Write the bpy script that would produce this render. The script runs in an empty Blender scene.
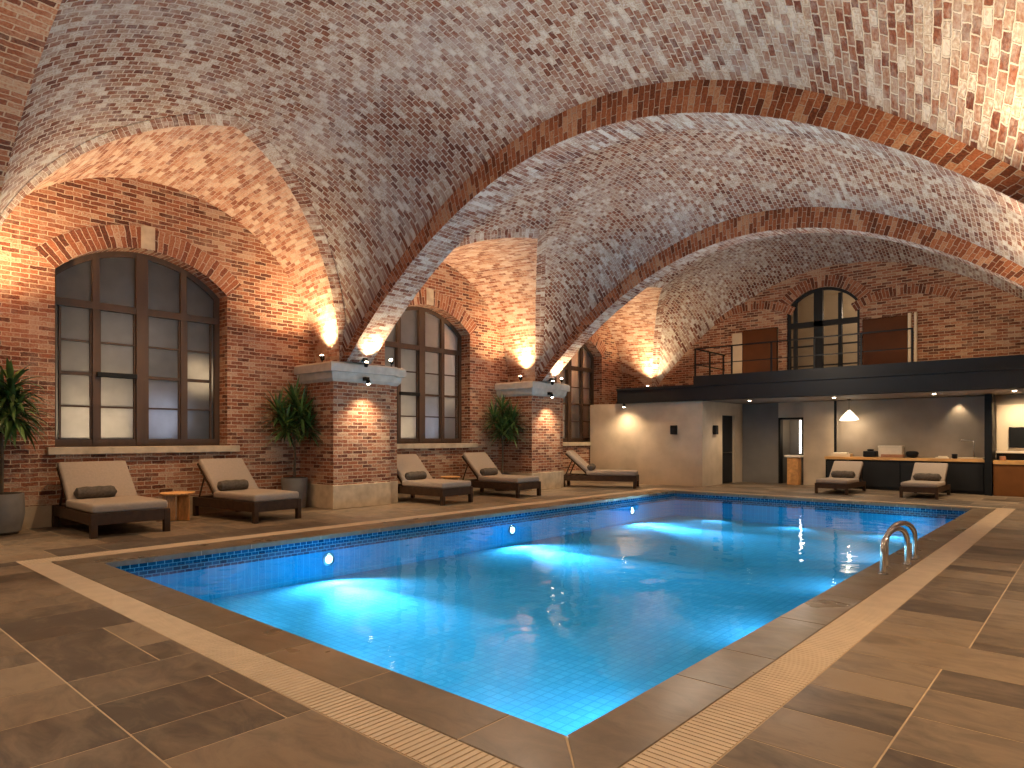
import bpy, bmesh, math, random
from mathutils import Vector, Matrix, noise
random.seed(7)
C = bpy.context.scene.collection
PI = math.pi
R = math.radians

# ------------------------------------------------------------------ camera, world, exposure
cam_d = bpy.data.cameras.new('camera')
cam = bpy.data.objects.new('camera', cam_d)
C.objects.link(cam)
cam.location = (0, 0, 1.5)
cam.rotation_euler = (R(90), 0, math.atan(589 / 663.0))
cam_d.sensor_width = 36
cam_d.lens = 663 / 1024 * 36
cam_d.shift_y = 53 / 1024
cam_d.clip_start = 0.05
cam_d.clip_end = 200
bpy.context.scene.camera = cam
w = bpy.data.worlds.new('world')
bpy.context.scene.world = w
w.use_nodes = True
w.node_tree.nodes['Background'].inputs[0].default_value = (0.02, 0.03, 0.05, 1)
w.node_tree.nodes['Background'].inputs[1].default_value = 1.0
vs = bpy.context.scene.view_settings
vs.view_transform = 'Standard'
vs.look = 'None'
vs.gamma = 1
vs.use_curve_mapping = False
vs.exposure = 0.35
try:
    bpy.context.scene.cycles.max_bounces = 8
    bpy.context.scene.cycles.diffuse_bounces = 5
    bpy.context.scene.cycles.transparent_max_bounces = 8
    bpy.context.scene.cycles.use_denoising = True
    bpy.context.scene.cycles.sample_clamp_indirect = 6
    bpy.context.scene.cycles.caustics_reflective = False
    bpy.context.scene.cycles.caustics_refractive = False
except Exception:
    pass

WARM = (1.0, 0.70, 0.39)
WARM2 = (1.0, 0.77, 0.50)
COOL = (0.72, 0.86, 1.0)
AQUA = (0.72, 0.88, 1.0)


def light(name, kind, loc, power, color, target=None, size=0.05, angle=60, blend=0.6, area=None):
    d = bpy.data.lights.new(name, kind)
    d.energy = power
    d.color = color
    if kind == 'SPOT':
        d.spot_size = R(angle)
        d.spot_blend = blend
        d.shadow_soft_size = size
    elif kind == 'POINT':
        d.shadow_soft_size = size
    elif kind == 'AREA':
        d.shape = 'RECTANGLE'
        d.size, d.size_y = area
    o = bpy.data.objects.new(name, d)
    C.objects.link(o)
    o.location = loc
    if target is not None:
        o.rotation_euler = (Vector(target) - Vector(loc)).to_track_quat('-Z', 'Y').to_euler()
    return o


XC = -5.75                     # axis of the vault
PF_L, PF_R = -11.87, 0.37     # pier fronts
WX_L, WX_R = -13.15, 1.65     # long walls
ZS = 3.06                     # springing
YB = 20.9                     # back wall
PIERS = [(0.6, 1.85), (7.8, 9.25), (14.2, 15.5)]
RIBS = [(0.9, 1.90), (7.98, 8.60), (14.4, 14.86)]

UP, DOWN, FLOORW = 560, 170, 250
# warm uplights standing on the capitals, left and right
for i, (y0, y1) in enumerate(PIERS):
    ym = (y0 + y1) / 2
    for s, xf, up_ in ((-1, PF_L, UP), (1, PF_R, UP * 1.6)):
        light('uplight_lamp', 'SPOT', (xf + s * 0.42, y0 + 0.0, ZS + 0.22), up_, WARM, (xf + s * 0.5, y0 - 0.5, 5.6), 0.05, 130, 1.0)
        light('uplight_lamp', 'SPOT', (xf - s * 0.46, ym - 0.15, ZS + 0.08), up_ * 0.45, WARM, (xf - s * 1.3, ym - .25, 5.2), 0.05, 120, 1.0)
        light('uplight_lamp', 'SPOT', (xf + s * (0.05 if i else 0.25), y1 + (0.0 if i else 0.28), ZS + 0.22), up_ * (1.0 if i else 1.3), WARM, (xf + s * 0.5, y1 + 0.5, 5.6), 0.05, 130, 1.0)
        light('downlight_lamp', 'SPOT', (xf - s * 0.36, ym, 2.55), DOWN, WARM2, (xf - s * 0.10, ym, 0), 0.04, 110, 1.0)
for s, xf in ((-1, PF_L), (1, PF_R)):
    light('uplight_lamp', 'SPOT', (xf, 20.52, ZS + 0.3), UP * 0.9, WARM, (xf - s * 0.1, 20.2, 5.2), 0.05, 130, 1.0)
# added fill spots over the deck on both sides, no fixtures
for yy in (4.85, 11.7, 17.6):
    light('deck_fill', 'SPOT', (-11.0, yy, 5.3), 420, WARM, (-12.4, yy, 0), 0.08, 100, 1.0)
    light('deck_fill', 'SPOT', (0.2, yy, 4.2), 330, WARM, (-0.7, yy - .4, 0), 0.08, 120, 1.0)
for xx, yy in ((-7.5, 0.4), (-4.0, 0.4), (-10.2, 1.3), (-0.9, 1.0)):  # added wash for the near floor, no lamp stands here
    light('floor_fill', 'SPOT', (xx, yy - .6, 5.0), FLOORW, WARM2, (xx, yy + .5, 0), 0.1, 110, 1.0)
# added point fill for pool floor and vault, nothing hangs there
for yy in (1.2, 6.4, 11.7, 16.5):
    light('vault_fill', 'POINT', (XC, yy, 3.9), 115, (1.0, 0.82, 0.63), None, 0.15)
# added spots that brighten the gallery wall
for xx in (-8.6, -3.0):
    light('gallery_wall_fill', 'SPOT', (xx, 18.9, 3.5), 50, WARM, (xx, 20.9, 4.8), 0.08, 130, 1.0)
# underwater lamps on the window side, then added fill on the other sides
for yy in (5.72, 9.95, 14.5):
    light('underwater_lamp_and_fill', 'SPOT', (-8.70, yy, -0.36), 420, AQUA, (-5.5, yy - 1.2, -0.36), 0.08, 165, 1.0)
    light('underwater_lamp_and_fill', 'SPOT', (-8.70, yy, -0.34), 2600, AQUA, (-5.6, yy - 1.0, -0.62), 0.08, 50, 1.0)  # extra narrow beam added to brighten mid pool
for yy in (4.2, 7.2, 10.2, 13.2, 16.0):  # unseen fill added to even out the blue, no lenses
    light('underwater_lamp_and_fill', 'SPOT', (-2.10, yy, -0.34), 130, AQUA, (-5.5, yy, -0.36), 0.08, 110, 1.0)
for xx in (-7.4, -5.4, -3.4):
    light('underwater_lamp_and_fill', 'SPOT', (xx, 2.76, -0.34), 130, AQUA, (xx, 6.2, -0.36), 0.08, 110, 1.0)
    light('underwater_lamp_and_fill', 'SPOT', (xx, 16.66, -0.34), 130, AQUA, (xx, 13.2, -0.36), 0.08, 110, 1.0)
light('desk_wall_fill', 'SPOT', (-1.5, 20.9, 2.55), 110, WARM2, (-1.6, 21.7, 1.4), 0.05, 110, 1.0)  # added spot to brighten the cream panel behind the desk
light('arch_fill', 'SPOT', (-0.2, 7.3, 3.3), 620, WARM, (-1.0, 6.0, 5.4), 0.06, 150, 1.0)  # extra fill added to warm the right flank of the vault
light('arch_fill', 'SPOT', (-0.2, 13.7, 3.3), 620, WARM, (-1.0, 12.4, 5.4), 0.06, 150, 1.0)  # same added fill for the middle bay
light('floor_fill', 'SPOT', (0.1, 5.2, 4.0), 220, WARM, (-0.2, 5.4, 0), 0.1, 60, 1.0)  # added spot for a brighter patch on the right floor
# lamps under the gallery
for xx in (-11.62, -8.0, -5.6, -3.2, -1.55, 0.2):
    light('gallery_lamp', 'SPOT', (xx, 19.9 if xx > -9 else 18.33, 2.57 if xx > -9 else 2.44), 85, WARM2, (xx, 20.1 if xx > -9 else 18.7, 0), 0.04, 140, 0.9)

# ------------------------------------------------------------------ materials
def newmat(name):
    m = bpy.data.materials.new(name)
    m.use_nodes = True
    nt = m.node_tree
    b = nt.nodes['Principled BSDF']
    return m, nt, b


def N(nt, t, **kw):
    n = nt.nodes.new(t)
    for k, v in kw.items():
        if k.startswith('i_'):
            n.inputs[int(k[2:]) if k[2:].isdigit() else k[2:]].default_value = v
        else:
            setattr(n, k, v)
    return n


def ramp(nt, stops, interp='LINEAR'):
    r = nt.nodes.new('ShaderNodeValToRGB')
    e = r.color_ramp.elements
    r.color_ramp.interpolation = interp
    while len(e) < len(stops):
        e.new(0.5)
    for el, (p, c) in zip(e, stops):
        el.position = p
        el.color = (*c, 1)
    return r


def simple(name, col, rough=0.6, metal=0.0, var=0.15, scale=8.0, bump=0.0, spec=0.5, stretch=None):
    m, nt, b = newmat(name)
    L = nt.links.new
    tc = N(nt, 'ShaderNodeTexCoord')
    mp = N(nt, 'ShaderNodeMapping')
    if stretch:
        mp.inputs['Scale'].default_value = stretch
    no = N(nt, 'ShaderNodeTexNoise')
    no.inputs['Scale'].default_value = scale
    no.inputs['Detail'].default_value = 5
    L(tc.outputs['Object'], mp.inputs[0])
    L(mp.outputs[0], no.inputs['Vector'])
    rp = ramp(nt, [(0.3, tuple(c * (1 - var) for c in col)), (0.7, tuple(min(1, c * (1 + var)) for c in col))])
    L(no.outputs[0], rp.inputs[0])
    L(rp.outputs[0], b.inputs['Base Color'])
    b.inputs['Roughness'].default_value = rough
    b.inputs['Metallic'].default_value = metal
    b.inputs['Specular IOR Level'].default_value = spec
    if bump:
        bp = N(nt, 'ShaderNodeBump')
        bp.inputs['Strength'].default_value = bump
        bp.inputs['Distance'].default_value = 0.01
        L(no.outputs[0], bp.inputs['Height'])
        L(bp.outputs[0], b.inputs['Normal'])
    return m


def brick(name, bw, rh, mortar, stops, mcol, wash=None, wash_amt=0.0, wash_scale=0.6, bump=1.0, noise_amt=0.5, wob=0.045):
    m, nt, b = newmat(name)
    L = nt.links.new
    uv = N(nt, 'ShaderNodeUVMap')
    n0 = N(nt, 'ShaderNodeTexNoise')
    n0.inputs['Scale'].default_value = 9.0
    n0.inputs['Detail'].default_value = 5
    n0.inputs['Roughness'].default_value = 0.65
    L(uv.outputs[0], n0.inputs['Vector'])
    sub = N(nt, 'ShaderNodeVectorMath', operation='SUBTRACT')
    sub.inputs[1].default_value = (0.5, 0.5, 0.5)
    L(n0.outputs['Color'], sub.inputs[0])
    sc = N(nt, 'ShaderNodeVectorMath', operation='SCALE')
    sc.inputs['Scale'].default_value = wob
    L(sub.outputs[0], sc.inputs[0])
    ad = N(nt, 'ShaderNodeVectorMath', operation='ADD')
    L(uv.outputs[0], ad.inputs[0])
    L(sc.outputs[0], ad.inputs[1])
    bt = N(nt, 'ShaderNodeTexBrick')
    bt.offset = 0.5
    bt.inputs['Scale'].default_value = 1
    bt.inputs['Brick Width'].default_value = bw
    bt.inputs['Row Height'].default_value = rh
    bt.inputs['Mortar Size'].default_value = mortar
    bt.inputs['Mortar Smooth'].default_value = 0.35
    bt.inputs['Bias'].default_value = 0
    bt.inputs['Color1'].default_value = (0, 0, 0, 1)
    bt.inputs['Color2'].default_value = (1, 1, 1, 1)
    bt.inputs['Mortar'].default_value = (0.5, 0.5, 0.5, 1)
    L(ad.outputs[0], bt.inputs['Vector'])
    # patchy drift and grain
    n1 = N(nt, 'ShaderNodeTexNoise')
    n1.inputs['Scale'].default_value = wash_scale
    n1.inputs['Detail'].default_value = 6
    n1.inputs['Roughness'].default_value = 0.65
    L(uv.outputs[0], n1.inputs['Vector'])
    n2 = N(nt, 'ShaderNodeTexNoise')
    n2.inputs['Scale'].default_value = 34
    n2.inputs['Detail'].default_value = 4
    L(uv.outputs[0], n2.inputs['Vector'])
    m1 = N(nt, 'ShaderNodeMath', operation='MULTIPLY_ADD')
    m1.inputs[1].default_value = noise_amt
    m1.inputs[2].default_value = -noise_amt * 0.5
    L(n1.outputs[0], m1.inputs[0])
    m2 = N(nt, 'ShaderNodeMath', operation='MULTIPLY_ADD')
    m2.inputs[1].default_value = 1.0
    m2.inputs[2].default_value = -0.5
    L(n2.outputs[0], m2.inputs[0])
    a1 = N(nt, 'ShaderNodeMath', operation='ADD')
    L(bt.outputs['Color'], a1.inputs[0])
    L(m1.outputs[0], a1.inputs[1])
    a2 = N(nt, 'ShaderNodeMath', operation='ADD')
    L(a1.outputs[0], a2.inputs[0])
    L(m2.outputs[0], a2.inputs[1])
    rp = ramp(nt, stops)
    L(a2.outputs[0], rp.inputs[0])
    mx = N(nt, 'ShaderNodeMix', data_type='RGBA')
    mx.inputs[7].default_value = (*mcol, 1)
    L(bt.outputs['Fac'], mx.inputs[0])
    L(rp.outputs[0], mx.inputs[6])
    out = mx.outputs[2]
    if wash:
        n3 = N(nt, 'ShaderNodeTexNoise')
        n3.inputs['Scale'].default_value = 5.0
        n3.inputs['Detail'].default_value = 8
        n3.inputs['Roughness'].default_value = 0.75
        L(uv.outputs[0], n3.inputs['Vector'])
        mm = N(nt, 'ShaderNodeMath', operation='ADD')
        L(n3.outputs[0], mm.inputs[0])
        L(m1.outputs[0], mm.inputs[1])
        r2 = ramp(nt, [(0.47, (0, 0, 0)), (0.66, (wash_amt,) * 3)])
        L(mm.outputs[0], r2.inputs[0])
        mw = N(nt, 'ShaderNodeMix', data_type='RGBA')
        mw.inputs[7].default_value = (*wash, 1)
        L(r2.outputs[0], mw.inputs[0])
        L(out, mw.inputs[6])
        out = mw.outputs[2]
    L(out, b.inputs['Base Color'])
    b.inputs['Roughness'].default_value = 0.85
    b.inputs['Specular IOR Level'].default_value = 0.25
    # bump
    inv = N(nt, 'ShaderNodeMath', operation='SUBTRACT')
    inv.inputs[0].default_value = 1
    L(bt.outputs['Fac'], inv.inputs[1])
    h = N(nt, 'ShaderNodeMath', operation='MULTIPLY_ADD')
    h.inputs[1].default_value = 0.7
    L(n2.outputs[0], h.inputs[0])
    L(inv.outputs[0], h.inputs[2])
    bp = N(nt, 'ShaderNodeBump')
    bp.inputs['Strength'].default_value = bump
    bp.inputs['Distance'].default_value = 0.02
    L(h.outputs[0], bp.inputs['Height'])
    L(bp.outputs[0], b.inputs['Normal'])
    return m


RED = [(0.0, (0.09, 0.030, 0.018)), (0.28, (0.19, 0.058, 0.030)), (0.55, (0.29, 0.098, 0.047)), (0.8, (0.36, 0.155, 0.085)), (1.0, (0.46, 0.30, 0.20))]
VLT = [(0.0, (0.10, 0.032, 0.02)), (0.32, (0.20, 0.075, 0.045)), (0.57, (0.25, 0.14, 0.10)), (0.8, (0.33, 0.255, 0.205)), (1.0, (0.50, 0.47, 0.43))]
RING = [(0.0, (0.10, 0.03, 0.015)), (0.35, (0.23, 0.07, 0.03)), (0.7, (0.34, 0.12, 0.055)), (1.0, (0.44, 0.25, 0.15))]
M = {}
M['brick_wall'] = brick('brick_wall', 0.25, 0.076, 0.009, RED, (0.50, 0.37, 0.26), (0.48, 0.35, 0.25), 0.35)
M['brick_vault'] = brick('brick_vault', 0.125, 0.088, 0.009, VLT, (0.46, 0.41, 0.35), (0.44, 0.42, 0.40), 0.5, 0.45, noise_amt=0.8)
M['brick_lunette'] = brick('brick_lunette', 0.24, 0.076, 0.006, [(0.0, (0.20, 0.07, 0.04)), (0.3, (0.34, 0.14, 0.08)), (0.6, (0.46, 0.26, 0.17)), (1.0, (0.60, 0.46, 0.35))], (0.55, 0.44, 0.34), (0.58, 0.48, 0.40), 0.6)
M['brick_ring'] = brick('brick_ring', 0.22, 0.085, 0.006, RING, (0.45, 0.36, 0.28))
M['brick_soffit'] = brick('brick_soffit', 0.24, 0.078, 0.006, VLT, (0.50, 0.44, 0.38), (0.55, 0.52, 0.48), 0.6)
M['stone'] = simple('stone', (0.46, 0.36, 0.25), 0.8, var=0.2, scale=5, bump=0.4)
M['capital'] = simple('capital', (0.50, 0.47, 0.42), 0.75, var=0.12, scale=7, bump=0.3)
M['plaster'] = simple('plaster', (0.49, 0.385, 0.275), 0.85, var=0.14, scale=1.6, bump=0.15)
M['plaster_base'] = simple('plaster_base', (0.40, 0.30, 0.20), 0.85, var=0.2, scale=3, bump=0.3)
M['grey_wall'] = simple('grey_wall', (0.17, 0.155, 0.14), 0.8, var=0.1, scale=2)
M['kitchen_wall'] = simple('kitchen_wall', (0.30, 0.245, 0.19), 0.8, var=0.15, scale=1.5)
M['wood_frame'] = simple('wood_frame', (0.060, 0.029, 0.014), 0.6, var=0.3, scale=6, stretch=(1, 1, 0.1))
M['dark_wood'] = simple('dark_wood', (0.05, 0.026, 0.014), 0.55, var=0.3, scale=10, spec=0.2)
M['cushion'] = simple('cushion', (0.33, 0.265, 0.215), 0.95, var=0.06, scale=30, bump=0.25, spec=0.1)
M['pillow'] = simple('pillow', (0.10, 0.083, 0.068), 0.95, var=0.25, scale=25, bump=0.4, spec=0.1)
M['steel_dark'] = simple('steel_dark', (0.010, 0.010, 0.011), 0.55, var=0.15, scale=3, spec=0.25)
M['steel'] = simple('steel', (0.62, 0.60, 0.57), 0.16, metal=1.0, var=0.05, scale=4)
M['black'] = simple('black', (0.006, 0.006, 0.006), 0.5, var=0.1, spec=0.2)
M['leaf'] = simple('leaf', (0.035, 0.080, 0.018), 0.45, var=0.5, scale=7)
M['leaf2'] = simple('leaf2', (0.10, 0.17, 0.035), 0.45, var=0.4, scale=7)
M['trunk'] = simple('trunk', (0.10, 0.07, 0.04), 0.9, var=0.3, scale=14, bump=0.5)
M['pot'] = simple('pot', (0.17, 0.155, 0.14), 0.7, var=0.15, scale=5, bump=0.2)
M['pot_brown'] = simple('pot_brown', (0.06, 0.035, 0.025), 0.6, var=0.2, scale=5)
M['soil'] = simple('soil', (0.03, 0.02, 0.015), 1.0, var=0.3, scale=20, bump=0.5)
M['table_wood'] = simple('table_wood', (0.50, 0.24, 0.08), 0.5, var=0.3, scale=9, stretch=(1, 6, 1))
M['counter_top'] = simple('counter_top', (0.55, 0.29, 0.09), 0.35, var=0.15, scale=4, stretch=(0.6, 5, 1))
M['brown_panel'] = simple('brown_panel', (0.085, 0.026, 0.007), 0.6, var=0.12, scale=3, spec=0.15)
M['bar_brown'] = simple('bar_brown', (0.17, 0.065, 0.018), 0.6, var=0.15, scale=3, spec=0.15)
M['mezz_under'] = simple('mezz_under', (0.30, 0.25, 0.20), 0.6, var=0.08, scale=2)
M['beige'] = simple('beige', (0.62, 0.50, 0.36), 0.8, var=0.05, scale=2)
M['linen'] = simple('linen', (0.7, 0.62, 0.5), 0.9, var=0.05, scale=10)
M['terracotta'] = simple('terracotta', (0.32, 0.14, 0.07), 0.7, var=0.1)


def emis(name, col, st):
    m, nt, b = newmat(name)
    b.inputs['Base Color'].default_value = (0.8, 0.8, 0.8, 1)
    b.inputs['Emission Color'].default_value = (*col, 1)
    b.inputs['Emission Strength'].default_value = st
    return m


M['bulb'] = emis('bulb', (1.0, 0.80, 0.55), 22)
M['bulb_cool'] = emis('bulb_cool', (0.85, 0.95, 1.0), 14)
M['pool_lens'] = emis('pool_lens', (0.75, 0.95, 1.0), 5)
M['strip_light'] = emis('strip_light', (1.0, 0.92, 0.85), 5)
M['lamp_shade_lit'] = emis('lamp_shade_lit', (1.0, 0.85, 0.62), 2.2)


def mat_pane(name, col):
    m, nt, b = newmat(name)
    L = nt.links.new
    out = nt.nodes['Material Output']
    nt.nodes.remove(b)
    tr = N(nt, 'ShaderNodeBsdfTranslucent')
    no = N(nt, 'ShaderNodeTexNoise')
    no.inputs['Scale'].default_value = 3.5
    no.inputs['Detail'].default_value = 6
    rp = ramp(nt, [(0.3, tuple(c * 0.8 for c in col)), (0.7, col)])
    tc = N(nt, 'ShaderNodeTexCoord')
    L(tc.outputs['Object'], no.inputs['Vector'])
    L(no.outputs[0], rp.inputs[0])
    L(rp.outputs[0], tr.inputs['Color'])
    df = N(nt, 'ShaderNodeBsdfDiffuse')
    df.inputs['Color'].default_value = (0.09, 0.09, 0.10, 1)
    gl = N(nt, 'ShaderNodeBsdfGlossy')
    gl.inputs['Roughness'].default_value = 0.35
    gl.inputs['Color'].default_value = (1, 1, 1, 1)
    m1 = N(nt, 'ShaderNodeMixShader')
    m1.inputs[0].default_value = 0.35
    L(tr.outputs[0], m1.inputs[1])
    L(df.outputs[0], m1.inputs[2])
    lw = N(nt, 'ShaderNodeFresnel')
    lw.inputs[0].default_value = 1.45
    m2 = N(nt, 'ShaderNodeMixShader')
    L(lw.outputs[0], m2.inputs[0])
    L(m1.outputs[0], m2.inputs[1])
    L(gl.outputs[0], m2.inputs[2])
    L(m2.outputs[0], out.inputs[0])
    return m


M['pane'] = mat_pane('pane', (0.80, 0.78, 0.76))


def mat_glass():
    m, nt, b = newmat('clear_glass')
    L = nt.links.new
    out = nt.nodes['Material Output']
    nt.nodes.remove(b)
    t = N(nt, 'ShaderNodeBsdfTransparent')
    t.inputs[0].default_value = (0.75, 0.72, 0.66, 1)
    g = N(nt, 'ShaderNodeBsdfGlossy')
    g.inputs['Roughness'].default_value = 0.03
    f = N(nt, 'ShaderNodeFresnel')
    f.inputs[0].default_value = 1.5
    x = N(nt, 'ShaderNodeMixShader')
    L(f.outputs[0], x.inputs[0])
    L(t.outputs[0], x.inputs[1])
    L(g.outputs[0], x.inputs[2])
    L(x.outputs[0], out.inputs[0])
    return m


M['glass'] = mat_glass()


def mat_water():
    m, nt, b = newmat('water')
    L = nt.links.new
    out = nt.nodes['Material Output']
    nt.nodes.remove(b)
    t = N(nt, 'ShaderNodeBsdfTransparent')
    t.inputs[0].default_value = (0.62, 0.93, 1.0, 1)
    g = N(nt, 'ShaderNodeBsdfGlossy')
    g.inputs['Roughness'].default_value = 0.04
    tc = N(nt, 'ShaderNodeTexCoord')
    mp = N(nt, 'ShaderNodeMapping')
    mp.inputs['Scale'].default_value = (1.0, 1.0, 1.0)
    no = N(nt, 'ShaderNodeTexNoise')
    no.inputs['Scale'].default_value = 1.6
    no.inputs['Detail'].default_value = 2
    L(tc.outputs['Object'], mp.inputs[0])
    L(mp.outputs[0], no.inputs['Vector'])
    bp = N(nt, 'ShaderNodeBump')
    bp.inputs['Strength'].default_value = 0.25
    bp.inputs['Distance'].default_value = 0.05
    L(no.outputs[0], bp.inputs['Height'])
    L(bp.outputs[0], g.inputs['Normal'])
    f = N(nt, 'ShaderNodeFresnel')
    f.inputs[0].default_value = 1.14
    L(bp.outputs[0], f.inputs['Normal'])
    x = N(nt, 'ShaderNodeMixShader')
    L(f.outputs[0], x.inputs[0])
    L(t.outputs[0], x.inputs[1])
    L(g.outputs[0], x.inputs[2])
    L(x.outputs[0], out.inputs[0])
    return m


M['water'] = mat_water()


def mat_tile(name, c1, c2, mort, s, ms=0.002, rough=0.3, offset=0.0):
    m, nt, b = newmat(name)
    L = nt.links.new
    uv = N(nt, 'ShaderNodeUVMap')
    bt = N(nt, 'ShaderNodeTexBrick')
    bt.offset = offset
    bt.inputs['Scale'].default_value = 1
    bt.inputs['Brick Width'].default_value = s[0]
    bt.inputs['Row Height'].default_value = s[1]
    bt.inputs['Mortar Size'].default_value = ms
    bt.inputs['Mortar Smooth'].default_value = 0.1
    bt.inputs['Color1'].default_value = (*c1, 1)
    bt.inputs['Color2'].default_value = (*c2, 1)
    bt.inputs['Mortar'].default_value = (*mort, 1)
    L(uv.outputs[0], bt.inputs['Vector'])
    L(bt.outputs['Color'], b.inputs['Base Color'])
    b.inputs['Roughness'].default_value = rough
    b.inputs['Specular IOR Level'].default_value = 0.0
    return m


M['pool_floor'] = mat_tile('pool_floor', (0.06, 0.36, 0.66), (0.08, 0.41, 0.72), (0.04, 0.30, 0.59), (0.10, 0.10), 0.006)
M['pool_wall'] = mat_tile('pool_wall', (0.01, 0.32, 0.62), (0.01, 0.36, 0.67), (0.04, 0.44, 0.74), (0.10, 0.6), 0.006)
M['band'] = mat_tile('band', (0.0, 0.035, 0.09), (0.01, 0.09, 0.20), (0.10, 0.30, 0.42), (0.10, 0.052), 0.005, 0.15, 0.5)


def mat_slab(name, dark, light_, rough=0.5):
    m, nt, b = newmat(name)
    L = nt.links.new
    at = N(nt, 'ShaderNodeAttribute', attribute_name='tone')
    tc = N(nt, 'ShaderNodeTexCoord')
    sep = N(nt, 'ShaderNodeSeparateColor')
    L(at.outputs['Color'], sep.inputs[0])
    # shift the cloud field per slab
    off = N(nt, 'ShaderNodeVectorMath', operation='SCALE')
    off.inputs['Scale'].default_value = 37.0
    L(at.outputs['Color'], off.inputs[0])
    ad = N(nt, 'ShaderNodeVectorMath', operation='ADD')
    L(tc.outputs['Object'], ad.inputs[0])
    L(off.outputs[0], ad.inputs[1])
    mp = N(nt, 'ShaderNodeMapping')
    mp.inputs['Scale'].default_value = (1.0, 2.2, 1.0)
    mp.inputs['Rotation'].default_value = (0, 0, 0.4)
    L(ad.outputs[0], mp.inputs[0])
    n1 = N(nt, 'ShaderNodeTexNoise')
    n1.inputs['Scale'].default_value = 2.6
    n1.inputs['Detail'].default_value = 9
    n1.inputs['Roughness'].default_value = 0.68
    n1.inputs['Distortion'].default_value = 0.9
    L(mp.outputs[0], n1.inputs['Vector'])
    a = N(nt, 'ShaderNodeMath', operation='MULTIPLY_ADD')
    a.inputs[1].default_value = 0.42
    L(sep.outputs[0], a.inputs[0])
    L(n1.outputs[0], a.inputs[2])
    s = N(nt, 'ShaderNodeMath', operation='SUBTRACT')
    s.inputs[1].default_value = 0.21
    L(a.outputs[0], s.inputs[0])
    mid = tuple((d + l) / 2 for d, l in zip(dark, light_))
    rp = ramp(nt, [(0.30, dark), (0.5, mid), (0.72, light_)])
    L(s.outputs[0], rp.inputs[0])
    L(rp.outputs[0], b.inputs['Base Color'])
    n2 = N(nt, 'ShaderNodeTexNoise')
    n2.inputs['Scale'].default_value = 1.3
    n2.inputs['Detail'].default_value = 4
    L(tc.outputs['Object'], n2.inputs['Vector'])
    mr = N(nt, 'ShaderNodeMapRange')
    mr.inputs[1].default_value = 0.3
    mr.inputs[2].default_value = 0.7
    mr.inputs[3].default_value = rough - 0.14
    mr.inputs[4].default_value = rough + 0.14
    L(n2.outputs[0], mr.inputs[0])
    L(mr.outputs[0], b.inputs['Roughness'])
    bp = N(nt, 'ShaderNodeBump')
    bp.inputs['Strength'].default_value = 0.35
    bp.inputs['Distance'].default_value = 0.006
    L(n1.outputs[0], bp.inputs['Height'])
    L(bp.outputs[0], b.inputs['Normal'])
    return m


M['slab'] = mat_slab('slab', (0.070, 0.049, 0.033), (0.225, 0.160, 0.102))
M['coping'] = mat_slab('coping', (0.115, 0.082, 0.051), (0.205, 0.147, 0.092), 0.36)
M['grout'] = simple('grout', (0.46, 0.34, 0.22), 0.9, var=0.1)
M['grate'] = simple('grate', (0.56, 0.44, 0.31), 0.6, var=0.08, scale=6)
M['grate_gap'] = simple('grate_gap', (0.06, 0.04, 0.028), 0.9, var=0.1)

# ------------------------------------------------------------------ helpers
def link(name, bm, mats, parent=None, smooth=False, uv=True):
    me = bpy.data.meshes.new(name)
    bmesh.ops.recalc_face_normals(bm, faces=bm.faces[:])
    if uv and not bm.loops.layers.uv:
        box_uv(bm)
    bm.to_mesh(me)
    bm.free()
    if not isinstance(mats, (list, tuple)):
        mats = [mats]
    for m in mats:
        me.materials.append(M[m])
    if smooth:
        for p in me.polygons:
            p.use_smooth = True
        try:
            me.set_sharp_from_angle(angle=R(40))
        except Exception:
            pass
    o = bpy.data.objects.new(name, me)
    C.objects.link(o)
    if parent is not None:
        o.parent = parent
    return o


def box_uv(bm):
    l = bm.loops.layers.uv.new('UVMap')
    bm.normal_update()
    for f in bm.faces:
        n = f.normal
        a = (abs(n.x), abs(n.y), abs(n.z))
        k = a.index(max(a))
        for lp in f.loops:
            c = lp.vert.co
            lp[l].uv = (c.y, c.z) if k == 0 else (c.x, c.z) if k == 1 else (c.x, c.y)


def bx(bm, x0, x1, y0, y1, z0, z1, mi=0, mat=None):
    vs_ = [bm.verts.new((x, y, z)) for z in (z0, z1) for y in (y0, y1) for x in (x0, x1)]
    if mat is not None:
        for v in vs_:
            v.co = mat @ v.co
    fs = []
    for q in ((0, 2, 3, 1), (4, 5, 7, 6), (0, 1, 5, 4), (2, 6, 7, 3), (0, 4, 6, 2), (1, 3, 7, 5)):
        f = bm.faces.new([vs_[i] for i in q])
        f.material_index = mi
        fs.append(f)
    return vs_


def bbx(bm, x0, x1, y0, y1, z0, z1, r=0.01, seg=2, mat=None):
    """rounded box"""
    t = bmesh.new()
    bx(t, x0, x1, y0, y1, z0, z1)
    bmesh.ops.bevel(t, geom=t.edges[:], offset=r, segments=seg, affect='EDGES', profile=0.5)
    if mat is not None:
        bmesh.ops.transform(t, matrix=mat, verts=t.verts[:])
    merge(bm, t)


def merge(bm, t):
    mp = {v: bm.verts.new(v.co) for v in t.verts}
    for f in t.faces:
        try:
            nf = bm.faces.new([mp[v] for v in f.verts])
            nf.material_index = f.material_index
        except ValueError:
            pass
    t.free()


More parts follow.
